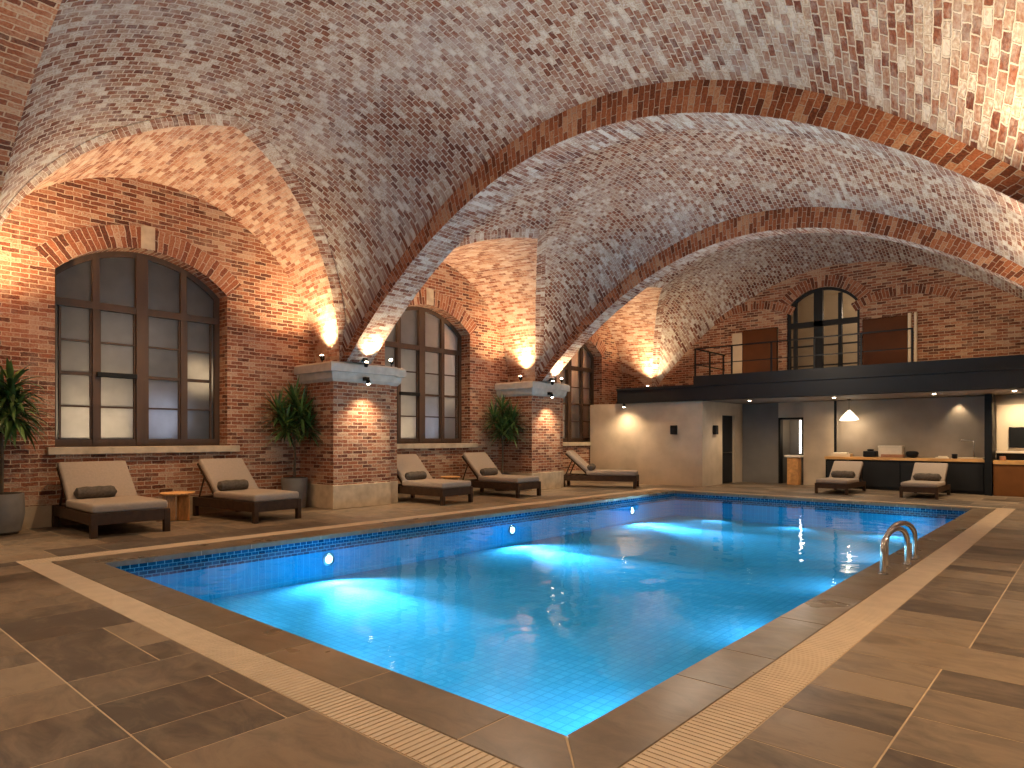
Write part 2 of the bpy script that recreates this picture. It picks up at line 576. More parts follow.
def tube(bm, pts, r, n=10, cap=True):
    pts = [Vector(p) for p in pts]
    rs = r if isinstance(r, (list, tuple)) else [r] * len(pts)
    rings = []
    up = None
    for i, p in enumerate(pts):
        d = (pts[min(i + 1, len(pts) - 1)] - pts[max(i - 1, 0)]).normalized()
        if up is None:
            up = d.orthogonal().normalized()
        up = (up - d * up.dot(d))
        up = up.normalized() if up.length > 1e-5 else d.orthogonal().normalized()
        s = d.cross(up)
        rings.append([bm.verts.new(p + (up * math.cos(a) + s * math.sin(a)) * rs[i]) for a in [2 * PI * k / n for k in range(n)]])
    for a, b in zip(rings, rings[1:]):
        for k in range(n):
            bm.faces.new((a[k], a[(k + 1) % n], b[(k + 1) % n], b[k]))
    if cap:
        bm.faces.new(rings[0][::-1])
        bm.faces.new(rings[-1])


def lathe(bm, prof, n=28, center=(0, 0)):
    rings = []
    for r, z in prof:
        rings.append([bm.verts.new((center[0] + r * math.cos(2 * PI * k / n), center[1] + r * math.sin(2 * PI * k / n), z)) for k in range(n)])
    for a, b in zip(rings, rings[1:]):
        for k in range(n):
            bm.faces.new((a[k], a[(k + 1) % n], b[(k + 1) % n], b[k]))
    bm.faces.new(rings[0][::-1])
    bm.faces.new(rings[-1])


def tag(o, label=None, cat=None, group=None, kind=None):
    if label:
        o['label'] = label
    if cat:
        o['category'] = cat
    if group:
        o['group'] = group
    if kind:
        o['kind'] = kind
    return o


def thing(name, label, cat, loc=(0, 0, 0), rz=0, group=None, kind=None):
    o = bpy.data.objects.new(name, None)
    o.empty_display_size = 0.1
    C.objects.link(o)
    o.location = loc
    o.rotation_euler = (0, 0, rz)
    return tag(o, label, cat, group, kind)


def copy_tree(o, parent=None):
    c = o.copy()
    C.objects.link(c)
    if parent is not None:
        c.parent = parent
    for ch in [x for x in bpy.data.objects if x.parent == o]:
        copy_tree(ch, c)
    return c


def lerp(a, b, t):
    return a + (b - a) * t


# ------------------------------------------------------------------ the vault
def outer(x):
    return 6.41 - 0.088 * (x - XC) ** 2


def inner(x):
    return 5.97 - 0.083 * (x - XC) ** 2


BAYS = [  # y0, y1, centre, half-width inside, half-width at wall, x of crown meeting, its height
(1.90, 7.98, 4.94, 3.04, 3.22, -10.25, 6.42),
    (8.60, 14.4, 11.50, 2.90, 3.12, -9.45, 5.96),
    (14.86, 20.9, 17.88, 3.02, 3.12, -9.85, 5.98),
]


XF = XC - 6.17


def crown(y, bay):
    t = (y - (bay[0] + bay[1]) / 2) / ((bay[1] - bay[0]) / 2)
    z = 6.41 + 0.75 * max(0, 1 - t * t)
    if bay is BAYS[2]:
        z += 0.15 * (t + 1) / 2
    return z


def lun(x, th, bay):
    """point of the side vault at x, angle th"""
    s = min(1, max(0, (XF - x) / (XF - WX_L)))
    s = s * s * (3 - 2 * s)
    wv = lerp(bay[3], bay[4], s)
    q = min(1, max(0, (bay[5] - x) / (bay[5] - WX_L)))
    H = lerp(bay[6] - ZS, 3.17, q)
    return bay[2] + wv * math.sin(th), ZS + H * math.cos(th)


def groin(th, bay):
    return lerp(bay[5], XF, abs(math.sin(th)))


def main_z(x, y, bay):
    t = max(-1, min(1, (y - bay[2]) / bay[3]))
    th = math.asin(t)
    g = groin(th, bay)
    zg = lun(g, th, bay)[1]
    zc = crown(y, bay)
    if x > XC:
        k0 = (crown(bay[2], bay) - bay[6]) / (bay[5] - XC) ** 2
        return zc - lerp(k0, 0.088, t * t) * (x - XC) ** 2
    return zc - (zc - zg) * ((x - XC) / (g - XC)) ** 2


bmv = bmesh.new()
uvl = bmv.loops.layers.uv.new('UVMap')


def grid(rows, uvs, mi):
    vv = [[bmv.verts.new(p) for p in r] for r in rows]
    for i in range(len(rows) - 1):
        for j in range(len(rows[0]) - 1):
            idx = ((i, j), (i, j + 1), (i + 1, j + 1), (i + 1, j))
            try:
                f = bmv.faces.new([vv[a][b] for a, b in idx])
            except ValueError:
                continue
            f.material_index = mi
            f.smooth = True
            for lp, (a, b) in zip(f.loops, idx):
                lp[uvl].uv = uvs[a][b]


NT, NM, NL = 72, 72, 28
ring_curves = []
for bay in BAYS:
    ths = [lerp(-PI / 2, PI / 2, i / NT) for i in range(NT + 1)]
    gx = [groin(t, bay) for t in ths]
    rows, uvs = [], []
    for t, g in zip(ths, gx):
        y = bay[2] + bay[3] * math.sin(t)
        gr = WX_R + 0.05
        r_, u_ = [], []
        xs = [lerp(g, gr, j / NM) for j in range(NM + 1)]
        zs = [main_z(x, y, bay) for x in xs]
        acc = [0.0]
        for j in range(NM):
            acc.append(acc[-1] + math.hypot(xs[j + 1] - xs[j], zs[j + 1] - zs[j]))
        for j in range(NM):
            if xs[j] <= XC <= xs[j + 1]:
                half = lerp(acc[j], acc[j + 1], (XC - xs[j]) / (xs[j + 1] - xs[j]))
        for j in range(NM + 1):
            r_.append((xs[j], y, zs[j]))
            u_.append((y, acc[j] - half))
        rows.append(r_)
        uvs.append(u_)
    grid(rows, uvs, 0)
    for side in (0,):
        rows, uvs = [], []
        va = 0.0
        prev = None
        for t, g in zip(ths, gx):
            mid = lun(-12.0, t, bay)
            if prev is not None:
                va += math.hypot(mid[0] - prev[0], mid[1] - prev[1])
            prev = mid
            r_, u_ = [], []
            for j in range(NL + 1):
                x = lerp(WX_L - 0.02, g, j / NL)
                y, z = lun(x, t, bay)
                xx = x if side == 0 else 2 * XC - x
                r_.append((xx, y, z))
                u_.append((x, va))
            rows.append(r_)
            uvs.append(u_)
        grid(rows, uvs, 1)
    ring_curves.append([(g, *lun(g, t, bay)) for t, g in zip(ths, gx)])
# near bay behind the camera: plain barrel
rows, uvs = [], []
for i in range(21):
    y = lerp(-5.0, 1.55, i / 20)
    r_, u_ = [], []
    for j in range(NM + 1):
        x = lerp(XC - 7.5, XC + 7.5, j / NM)
        r_.append((x, y, outer(x) + 0.0))
        u_.append((y, (x - XC) * 1.15))
    rows.append(r_)
    uvs.append(u_)
grid(rows, uvs, 0)
ceil_ = link('ceiling', bmv, ['brick_vault', 'brick_lunette'], uv=False)
tag(ceil_, 'whitewashed old brick vault curving over the whole pool hall', 'vaulted ceiling', kind='structure')

# brick ring along each groin edge (thin raised course following the lunette mouths)
gi = 0
for bay, cur in zip(BAYS, ring_curves):
    for side in (0,):
        bm = bmesh.new()
        ul = bm.loops.layers.uv.new('UVMap')
        arc = 0
        prev = None
        secs = []
        npt = len(cur)
        for k, (g, y, z) in enumerate(cur):
            a = cur[max(0, k - 1)]
            b_ = cur[min(npt - 1, k + 1)]
            tng = Vector((b_[0] - a[0], b_[1] - a[1], b_[2] - a[2])).normalized()
            # surface normal of the main vault (pointing down to the room)
            e = 0.02
            dx = (main_z(g + e, y, bay) - main_z(g - e, y, bay)) / (2 * e)
            yy = min(max(y, bay[0] + e), bay[1] - e)
            dy = (main_z(g, yy + e, bay) - main_z(g, yy - e, bay)) / (2 * e)
            n = Vector((dx, dy, -1)).normalized()
            out = n.cross(tng).normalized()
            if out.x < 0:
                out = -out
            p = Vector((g, y, z))
            if prev is not None:
                arc += (p - prev).length
            prev = p
            wd = 0.24 * min(1, k / 6, (npt - 1 - k) / 6)
            ins, ous = p + n * 0.012, p + out * wd + n * 0.012
            q0, q1 = p - n * 0.05, p + out * wd - n * 0.05
            sec = [q0, ins, ous, q1]
            if side:
                sec = [Vector((2 * XC - v.x, v.y, v.z)) for v in sec]
            secs.append(([bm.verts.new(v) for v in sec], arc))
        for (s0, a0), (s1, a1) in zip(secs, secs[1:]):
            for c0, c1, u0, u1 in ((0, 1, -0.05, 0.0), (1, 2, 0.0, 0.22), (2, 3, 0.22, 0.27)):
                f = bm.faces.new((s0[c0], s0[c1], s1[c1], s1[c0]))
                for lp, uvv in zip(f.loops, ((u0, a0), (u1, a0), (u1, a1), (u0, a1))):
                    lp[ul].uv = uvv
        gi += 1
        o = link('trim_%d' % gi, bm, 'brick_soffit', uv=False)
        tag(o, ['brick edge course around the mouth of the nearest side vault', 'brick edge course around the mouth of the middle side vault',
                'brick edge course around the mouth of the farthest side vault'][BAYS.index(bay)] , 'brick trim', kind='structure')

# transverse ribs
for pi_, (y0, y1) in enumerate(RIBS):
    bm = bmesh.new()
    ul = bm.loops.layers.uv.new('UVMap')
    K = 80
    xs = [lerp(XC - 6.35, XC + 6.35, k / K) for k in range(K + 1)]
    xi = [lerp(XC - 5.92, XC + 5.92, k / K) for k in range(K + 1)]
    secs = []
    arc = 0
    prev = None
    for k in range(K + 1):
        pin = Vector((xi[k], 0, inner(xi[k])))
        xo = lerp(XC - 6.18, XC + 6.18, k / K)
        pout = Vector((xo, 0, outer(xo) + 0.02))
        if prev is not None:
            arc += (pin - prev).length
        prev = pin
        h = (pout - pin).length
        secs.append(([bm.verts.new((pout.x, y0, pout.z)), bm.verts.new((pin.x, y0, pin.z)),
                      bm.verts.new((pin.x, y1, pin.z)), bm.verts.new((pout.x, y1, pout.z))], arc, h))
    for (s0, a0, h0), (s1, a1, h1) in zip(secs, secs[1:]):
        for c0, c1, mi in ((0, 1, 0), (1, 2, 1), (2, 3, 0), (3, 0, 1)):
            f = bm.faces.new((s0[c0], s0[c1], s1[c1], s1[c0]))
            f.material_index = mi
            if mi == 0:
                u = ((0, a0), (0.44, a0), (0.44, a1), (0, a1))
            else:
                u = ((y0, a0), (y1, a0), (y1, a1), (y0, a1))
            for lp, uvv in zip(f.loops, u):
                lp[ul].uv = uvv
    gi += 1
    o = link('trim_%d' % gi, bm, ['brick_ring', 'brick_wall' if pi_ == 0 else 'brick_soffit'], uv=False)
    tag(o, ['red brick transverse arch nearest the camera', 'wide red brick transverse arch crossing the middle of the vault',
            'smaller looking red brick transverse arch before the gallery'][pi_], 'brick arch', kind='structure')
    # fill over the capital behind the rib foot
    for s, xf, xw in ((-1, PF_L, WX_L), (1, PF_R, WX_R)):
        pass

# ------------------------------------------------------------------ long walls with windows
WIN = [4.70, 11.57, 18.1]
WH, WSILL, WSPR, WTOP = 1.47, 1.33, 4.33, 4.95
RISE = WTOP - WSPR
RAD = (WH ** 2 + RISE ** 2) / (2 * RISE)


def arch_pts(yc, half=WH, spr=WSPR, rad=RAD, n=24, extra=0.0):
    cz = WTOP - RAD if rad == RAD else None
    a = math.asin(half / rad)
    r = rad + extra
    return [(yc + r * math.sin(lerp(-a, a, i / n)), cz + r * math.cos(lerp(-a, a, i / n))) for i in range(n + 1)]


def wall_with_holes(name, X, y0, y1, z1, holes, recess):
    bm = bmesh.new()
    def loop(pts):
        v = [bm.verts.new((X, a, b)) for a, b in pts]
        return [bm.edges.new((v[i], v[(i + 1) % len(v)])) for i in range(len(v))]
    ed = loop([(y0, 0), (y1, 0), (y1, z1), (y0, z1)])
    hl = []
    for h in holes:
        e = loop(h)
        hl += e
        ed += e
    bmesh.ops.triangle_fill(bm, use_beauty=True, use_dissolve=False, edges=ed)
    r = bmesh.ops.extrude_edge_only(bm, edges=hl)
    for v in [g for g in r['geom'] if isinstance(g, bmesh.types.BMVert)]:
        v.co.x += recess
    return link(name, bm, 'brick_wall')


holes = []
for yc in WIN:
    a = arch_pts(yc)
    holes.append([(yc + WH, WSILL), (yc - WH, WSILL)] + a)
tag(wall_with_holes('wall_left', WX_L, -5.0, 21.3, 7.2, holes, -0.42), 'red brick window wall behind the loungers', 'wall', kind='structure')
bm = bmesh.new()
bx(bm, WX_R, WX_R + 0.3, -5.0, 22.6, 0, 7.2)
tag(link('wall_right', bm, 'brick_wall'), 'plain red brick wall on the right side of the hall', 'wall', kind='structure')
bm = bmesh.new()
bx(bm, WX_L, WX_R, -5.3, -5.0, 0, 7.4)
tag(link('wall_front', bm, 'brick_wall'), 'red brick wall behind the viewer', 'wall', kind='structure')
# plaster skirting along the window wall
bm = bmesh.new()
ys = [-5, 0.6, 1.85, 7.8, 9.25, 14.2, 15.5, 18.8]
for a, b in ((1.85, 7.8), (9.6, 14.2), (15.8, 18.8)):
    bx(bm, WX_L - 0.05, WX_L + 0.03, a, b, 0, 0.36)
tag(link('baseboard_left', bm, 'plaster_base'), 'worn plaster skirting at the foot of the brick window wall', 'baseboard', kind='structure')

# voussoir rings over windows + sills + windows + added light boxes
def arch_ring(name, yc, X, dirx, half, spr_z, cz, rad, thick, key=True, axis='x'):
    bm = bmesh.new()
    ul = bm.loops.layers.uv.new('UVMap')
    a = math.asin(half / rad)
    n = 30
    secs = []
    for i in range(n + 1):
        t = lerp(-a, a, i / n)
        P0 = (yc + rad * math.sin(t), cz + rad * math.cos(t))
        P1 = (yc + (rad + thick) * math.sin(t), cz + (rad + thick) * math.cos(t))
        q = []
        for (u, z), d in ((P0, -0.02), (P0, 0.015), (P1, 0.015), (P1, -0.02)):
            q.append(bm.verts.new((X + dirx * d, u, z) if axis == 'x' else (u, X + dirx * d, z)))
        secs.append((q, rad * (t + a)))
    for (s0, a0), (s1, a1) in zip(secs, secs[1:]):
        for c0, c1, u0, u1 in ((0, 1, 0, 0.02), (1, 2, 0, thick), (2, 3, 0, 0.02)):
            f = bm.faces.new((s0[c0], s0[c1], s1[c1], s1[c0]))
            for lp, uvv in zip(f.loops, ((u0, a0), (u1, a0), (u1, a1), (u0, a1))):
                lp[ul].uv = uvv
    o = link(name, bm, 'brick_ring2', uv=False)
    return o


M['brick_ring2'] = brick('brick_ring2', 0.40, 0.085, 0.007, RED, (0.50, 0.38, 0.28), (0.5, 0.38, 0.30), 0.0)

for wi, yc in enumerate(WIN):
    ord_ = ['nearest', 'middle', 'farthest'][wi]
    wroot = thing('window_%d' % (wi + 1), 'tall arched brown framed window, the %s of the three over the loungers' % ord_, 'window', (WX_L - 0.40, yc, WSILL), kind='structure')
    XF_ = 0.0
    bm = bmesh.new()
    d0, d1 = -0.06, 0.06
    cz = WTOP - RAD - WSILL

    def topz(y):
        return cz + math.sqrt(RAD ** 2 - y ** 2)
    # outer frame: arched band
    n = 30
    fr = 0.10
    path = [(-WH, 0)] + [(RAD * math.sin(t), cz + RAD * math.cos(t)) for t in [lerp(-math.asin(WH / RAD), math.asin(WH / RAD), i / n) for i in range(n + 1)]] + [(WH, 0)]
    inn = [(-WH + fr, fr * 1.3)] + [((RAD - fr) * math.sin(t), cz + (RAD - fr) * math.cos(t)) for t in [lerp(-math.asin((WH - fr) / (RAD - fr)), math.asin((WH - fr) / (RAD - fr)), i / n) for i in range(n + 1)]] + [(WH - fr, fr * 1.3)]
    A = [[bm.verts.new((dd, y, z)) for (y, z) in pth] for dd, pth in ((d0, path), (d1, path), (d1, inn), (d0, inn))]
    m_ = len(path)
    for r0, r1 in ((0, 1), (1, 2), (2, 3), (3, 0)):
        for k in range(m_):
            bm.faces.new((A[r0][k], A[r0][(k + 1) % m_], A[r1][(k + 1) % m_], A[r1][k]))
    TR = 2.46   # transom height over the sill
    bx(bm, d0, d1 + 0.02, -WH + 0.05, WH - 0.05, TR, TR + 0.13)
    bx(bm, d0, d1 + 0.03, -0.055 - 0.045, 0.055 + 0.045, 0.02, topz(0) - 0.05)
    for s in (-1, 1):
        yy = s * 0.76
        bx(bm, d0, d1 + 0.01, yy - 0.055, yy + 0.055, 0.02, topz(yy) - 0.03)
    link('window_frame', bm, 'wood_frame', wroot)
    # opening casements: slim muntins
    bm = bmesh.new()
    for c0, c1 in ((-1.32, -0.815), (-0.705, -0.10), (0.10, 0.705), (0.815, 1.32)):
        hgt = (TR - 0.13) / 4
        for k in (1, 2, 3):
            z = 0.13 + hgt * k
            hh = 0.028 if k == 2 else 0.014
            bx(bm, -0.03, 0.04, c0, c1, z - hh, z + hh)
        for yy in (c0, c1):
            sgn = 1 if yy == c0 else -1
            bx(bm, -0.03, 0.035, min(yy, yy + sgn * 0.03), max(yy, yy + sgn * 0.03), 0.13, TR)
    link('muntin', bm, 'wood_frame', wroot)
    bm = bmesh.new()
    pts = path
    f = [bm.verts.new((-0.01, y * 0.97, z * 0.99 + 0.02)) for y, z in pts]
    bm.faces.new(f)
    g_ = [bm.verts.new((-0.018, y * 0.97, z * 0.99 + 0.02)) for y, z in pts]
    bm.faces.new(g_[::-1])
    link('window_pane', bm, 'pane', wroot)
    if wi < 2:
        bm = bmesh.new()
        bbx(bm, 0.06, 0.13, -0.76, -0.10, 0.13 + hgt * 2 - 0.045, 0.13 + hgt * 2 + 0.045, 0.01)
        tag(link('window_latch_bar', bm, 'black', wroot), 'black latch bar')
    bm = bmesh.new()
    bbx(bm, -0.06, 0.50, -WH - 0.12, WH + 0.22, -0.13, 0.0, 0.012)
    link('window_sill', bm, 'stone', wroot)
    tag(arch_ring('trim_%d' % (gi + 1), yc, WX_L, 1, WH, WSPR, WTOP - RAD, RAD, 0.40), 'arch of upright bricks over the %s window' % ord_, 'brick arch', kind='structure')
    gi += 1
    bm = bmesh.new()
    bx(bm, WX_L - 0.03, WX_L + 0.03, yc - 0.14, yc + 0.10, WTOP + 0.01, WTOP + 0.43)
    tag(link('trim_%d' % (gi + 1), bm, 'stone'), 'pale keystone over the %s window' % ord_, 'keystone', kind='structure')
    gi += 1
    # added box behind the glass to hold the backlights
    bm = bmesh.new()
    bx(bm, WX_L - 1.7, WX_L - 0.43, yc - 1.9, yc + 1.9, 0.6, 5.3)
    for f in bm.faces[:]:
        if f.calc_center_median().x > WX_L - 0.5:
            bm.faces.remove(f)
    tag(link('window_light_box_%s' % ord_, bm, 'beige'), 'added pale light box behind the glass of the %s window' % ord_, 'wall', kind='structure')
    k_ = (1.0, 0.8, 0.9)[wi]
    light('window_backlight', 'SPOT', (WX_L - 1.3, yc - 0.75, 0.9), 260 * k_, (1.0, 0.76, 0.48), (WX_L - 0.4, yc - 0.75, 1.75), 0.12, 75, 1.0)  # backlights added to brighten the panes from behind
    light('window_backlight', 'SPOT', (WX_L - 1.5, yc + 1.1, 2.6), 90 * k_, (1.0, 0.74, 0.44), (WX_L - 0.4, yc + 1.1, 2.7), 0.12, 50, 1.0)
    light('window_backlight', 'SPOT', (WX_L - 1.5, yc + 0.4, 1.6), 70 * k_, (0.66, 0.74, 1.0), (WX_L - 0.4, yc + 0.4, 1.9), 0.2, 60, 1.0)
    light('window_backlight', 'POINT', (WX_L - 1.1, yc, 3.4), (4, 2, 12)[wi], (0.9, 0.86, 0.9), None, 0.2)

# ------------------------------------------------------------------ piers
def pier(x_front, s, y0, y1, label, full=True):
    """s=+1: pier faces +X (left side)"""
    root = thing('brick_pier', label, 'pier', (x_front, (y0 + y1) / 2, 0), kind='structure')
    hy = (y1 - y0) / 2
    D = 1.30
    def rel(bm, a, b, *r, **k):
        xa, xb = sorted((-s * a, -s * b))
        bbx(bm, xa, xb, *r, **k)
    bm = bmesh.new()
    xa, xb = sorted((0, -s * D))
    bx(bm, xa, xb, -hy, hy, 0.50, 2.72)
    wing = y0 > 5
    xa, xb = sorted((-s * 0.16, -s * D))
    if wing:
        bx(bm, xa, xb, hy - 0.01, hy + 0.33, 0.50, 2.72)
    link('shaft', bm, 'brick_wall', root)
    bm = bmesh.new()
    rel(bm, -0.02, D, -hy - 0.02, hy + 0.02, 0, 0.5, r=0.012)
    if wing:
        rel(bm, 0.14, D, hy, hy + 0.35, 0, 0.5, r=0.012)
    link('base_block', bm, 'stone', root)
    bm = bmesh.new()
    # moulded capital: two stacked profiles
    def ringbox(e0, z0, e1, z1):
        for (f0, a0, a1) in ((0.0, -hy, hy), (0.16, hy - 0.02, hy + 0.33))[:2 if wing else 1]:
            lo = [(-s * (f0 - e0), a0 - e0), (-s * D, a0 - e0), (-s * D, a1 + e0), (-s * (f0 - e0), a1 + e0)]
            hi = [(-s * (f0 - e1), a0 - e1), (-s * D, a0 - e1), (-s * D, a1 + e1), (-s * (f0 - e1), a1 + e1)]
            v0 = [bm.verts.new((p[0], p[1], z0)) for p in lo]
            v1 = [bm.verts.new((p[0], p[1], z1)) for p in hi]
            for k in range(4):
                bm.faces.new((v0[k], v0[(k + 1) % 4], v1[(k + 1) % 4], v1[k]))
            bm.faces.new(v0[::-1])
            bm.faces.new(v1)
    ringbox(0.01, 2.66, 0.06, 2.72)
    ringbox(0.06, 2.72, 0.09, 2.86)
    ringbox(0.15, 2.86, 0.15, 3.02)
    ringbox(0.15, 3.02, 0.11, ZS)
    link('capital', bm, 'capital', root)
    return root


pl = [pier(PF_L, 1, y0, y1, l) for (y0, y1), l in zip(PIERS, ['brick pier on the window side left of the frame edge', 'brick pier with stone capital between the nearest and middle windows', 'brick pier with stone capital between the middle and farthest windows'])]
for (y0, y1), l in zip(PIERS, ['right hand brick pier beside the viewer', 'right hand brick pier opposite the nearest left pier', 'right hand brick pier opposite the second left pier']):
    pier(PF_R, -1, y0, y1, l)
# corner stub capital carrying the end of the gallery beam
bm = bmesh.new()
bx(bm, WX_L, PF_L - 0.02, 20.75, 21.3, 0, 3.0)
tag(link('trim_%d' % (gi + 1), bm, 'brick_wall'), 'corner pier where the window wall meets the gallery', 'pier', kind='structure')
gi += 1


def spot_fix(loc, aim, label, up=True, cool=False):
    """small round cast spotlight with stem"""
    t = thing('spotlight', label, 'spotlight', loc, 0, 'small round spotlights on the capitals')
    d = Vector(aim).normalized()
    q = d.to_track_quat('Z', 'Y').to_matrix().to_4x4()
    bm = bmesh.new()
    tmp = bmesh.new()
    lathe(tmp, [(0.012, -0.075), (0.035, -0.07), (0.046, -0.03), (0.05, 0.03), (0.045, 0.032)], 16)
    bmesh.ops.transform(tmp, matrix=q, verts=tmp.verts[:])
    merge(bm, tmp)
    link('lamp_head', bm, 'black', t, True)
    bm = bmesh.new()
    tmp = bmesh.new()
    lathe(tmp, [(0.041, 0.033), (0.038, 0.040), (0.02, 0.048), (0.003, 0.050)], 16)
    bmesh.ops.transform(tmp, matrix=q, verts=tmp.verts[:])
    merge(bm, tmp)
    link('lens', bm, 'bulb', t, True)
    bm = bmesh.new()
    if up is True:
        tube(bm, [(0, 0, -0.125), (0, 0, -0.02)], 0.012, 8)
        tube(bm, [(0, 0, -0.13), (0, 0, -0.118)], 0.035, 12)
    elif up == 'hang':
        tube(bm, [(0, 0, 0.02), (0, 0, 0.089)], 0.012, 8)
    else:
        tube(bm, [(-0.17, 0, 0.05), (-0.05, 0, 0.05), (0, 0, 0.02)], 0.012, 8)
        bbx(bm, -0.13, -0.02, -0.055, 0.055, 0.04, 0.12, 0.01)
    link('bracket', bm, 'black', t)
    return t


for i, (nm, (y0, y1)) in enumerate(zip(['leftmost', 'nearer', 'farther'], PIERS)):
    if i == 0:
        continue
    spot_fix((PF_L - 0.42, y0 - 0.0, ZS + 0.13), (0, -0.2, 1), 'small black uplight on the near side ledge of the %s pier capital' % nm)
    spot_fix((PF_L + 0.34, (y0 + y1) / 2 - 0.15, ZS - 0.02), (0.4, -0.1, 1), 'small black uplight on the front edge of the %s pier capital' % nm, up=False)
    spot_fix((PF_L + 0.03, y1 + 0.02, ZS + 0.13), (0.3, -0.5, 0.5), 'small black uplight on the far corner of the %s pier capital' % nm)
    spot_fix((PF_L + 0.20, (y0 + y1) / 2, 2.66), (0.25, 0, -1), 'small downlight glowing under the %s pier capital' % nm, up=False)
spot_fix((PF_L - 0.05, 20.6, ZS + 0.20), (0.1, -0.3, 1), 'small uplight where the gallery meets the window wall')

# ------------------------------------------------------------------ floor, coping, drain, pool
PX0, PX1, PY0, PY1 = -8.85, -2.01, 2.67, 16.75        # water edge
CX0, CX1, CY0, CY1 = -9.42, -1.63, 2.27, 17.08        # coping outer
SX0, SX1, SY0, SY1 = -9.76, -1.33, 2.00, 17.32        # drain outer

slabs = []


def area(x0, x1, y0, y1, rows, along='x', smin=0.5, smax=1.4):
    """rows: list of widths stacked across; each row cut into slabs"""
    pos = y0 if along == 'x' else x0
    end = y1 if along == 'x' else x1
    k = 0
    while pos < end - 0.01:
        wd = rows[k % len(rows)]
        nx = min(pos + wd, end)
        if end - nx < 0.15:
            nx = end
        q = (x0 if along == 'x' else y0) - random.random() * 0.5
        lim = x1 if along == 'x' else y1
        st = (x0 if along == 'x' else y0)
        while q < lim - 0.01:
            nq = q + random.uniform(smin, smax)
            if lim - nq < 0.2:
                nq = lim
            a, b = max(q, st), min(nq, lim)
            if b - a > 0.05:
                slabs.append((a, b, pos, nx) if along == 'x' else (pos, nx, a, b))
            q = nq
        pos = nx
        k += 1


# near-left floor, measured slabs (x0,x1,y0,y1)
man = [(-6.6, -5.87, 1.22, 2.0), (-5.87, -4.73, 1.22, 1.76), (-5.87, -5.15, 1.76, 2.0), (-5.15, -4.73, 1.76, 2.0), (-4.73, -4.2, 1.22, 2.0),
       (-4.2, -3.66, 1.22, 1.85), (-4.2, -3.66, 1.85, 2.0), (-3.66, -3.25, 1.22, 1.85), (-3.66, -3.25, 1.85, 2.0), (-3.25, -2.1, 1.22, 2.0), (-2.1, -1.33, 1.22, 2.0)]
slabs += man
area(-9.76, -6.6, 1.22, 2.0, [0.78], 'x', 0.4, 0.7)
for xa, xb in zip([-9.76, -9.2, -8.5, -7.9, -7.3, -6.8, -6.33, -5.61, -5.3, -4.72, -4.2, -3.63, -3.0, -2.2], [-9.2, -8.5, -7.9, -7.3, -6.8, -6.33, -5.61, -5.3, -4.72, -4.2, -3.63, -3.0, -2.2, -1.33]):
    slabs.append((xa, xb, 0.2, 1.22))
area(-9.76, -1.33, -5, 0.2, [0.8, 0.9, 0.7], 'x', 0.4, 1.1)
# right floor
for a, b in ((2.9, 3.25), (3.25, 3.75), (3.75, 4.23), (4.23, 4.6), (4.6, 5.05)):
    slabs.append((-1.33, -0.77, a, b))
slabs.append((-1.33, 0.6, 5.05, 5.68))
for a, b in ((2.2, 3.0), (3.0, 3.6), (3.6, 4.1), (4.1, 4.6), (4.6, 5.05)):
    slabs.append((-0.77, 0.4, a, b))
area(-1.33, -0.7, 5.68, 17.3, [0.63], 'y', 0.35, 0.95)
area(-0.7, 0.4, 5.68, 17.3, [1.1], 'y', 0.4, 0.9)
area(0.4, 2.15, 2.2, 5.05, [0.7, 0.6], 'y', 0.5, 1.2)
area(0.6, 2.15, 5.05, 5.68, [0.63], 'x', 0.6, 1.4)
area(0.4, 2.15, 5.68, 17.3, [0.7, 0.55], 'y', 0.5, 1.2)
area(-1.33, 2.15, -5, 2.2, [0.8, 0.6], 'y', 0.5, 1.3)
area(-1.33, -0.77, 2.2, 2.9, [0.7], 'x', 0.5, 1.0)
# left deck and far deck
area(WX_L, -9.76, -5, 17.3, [0.62, 0.7, 0.55, 0.8], 'y', 0.5, 1.6)
area(WX_L, 2.15, 17.32, 23.2, [0.6, 0.7, 0.5], 'x', 0.5, 1.5)
area(-1.33, 2.15, 17.3, 17.32, [0.02], 'x', 0.5, 1.5)


def slab_mesh(name, lst, mat, zt=0.0, gap=0.0045, th=0.03, tone=None):
    bm = bmesh.new()
    cl = bm.loops.layers.float_color.new('tone')
    for (x0, x1, y0, y1) in lst:
        if x1 - x0 < 0.03 or y1 - y0 < 0.03:
            continue
        t = random.random() if tone is None else 0.35 + random.random() * 0.3
        col = (t, random.random(), random.random(), 1)
        g = gap
        e = 0.001
        v = [bm.verts.new(p) for p in ((x0 + g + e, y0 + g + e, zt), (x1 - g - e, y0 + g + e, zt), (x1 - g - e, y1 - g - e, zt), (x0 + g + e, y1 - g - e, zt))]
        u = [bm.verts.new(p) for p in ((x0 + g, y0 + g, zt - 0.004), (x1 - g, y0 + g, zt - 0.004), (x1 - g, y1 - g, zt - 0.004), (x0 + g, y1 - g, zt - 0.004))]
        b_ = [bm.verts.new((q.co.x, q.co.y, zt - th)) for q in u]
        fs = [bm.faces.new(v)]
        for k in range(4):
            fs.append(bm.faces.new((u[k], u[(k + 1) % 4], v[(k + 1) % 4], v[k])))
            fs.append(bm.faces.new((b_[k], b_[(k + 1) % 4], u[(k + 1) % 4], u[k])))
        for f in fs:
            for lp in f.loops:
                lp[cl] = col
    return link(name, bm, mat, uv=False)


def frame_boxes(bm, x0, x1, y0, y1, X0, X1, Y0, Y1, za, zb):
    bx(bm, X0, x0, Y0, Y1, za, zb)
    bx(bm, x1, X1, Y0, Y1, za, zb)
    bx(bm, x0, x1, Y0, y0, za, zb)
    bx(bm, x0, x1, y1, Y1, za, zb)


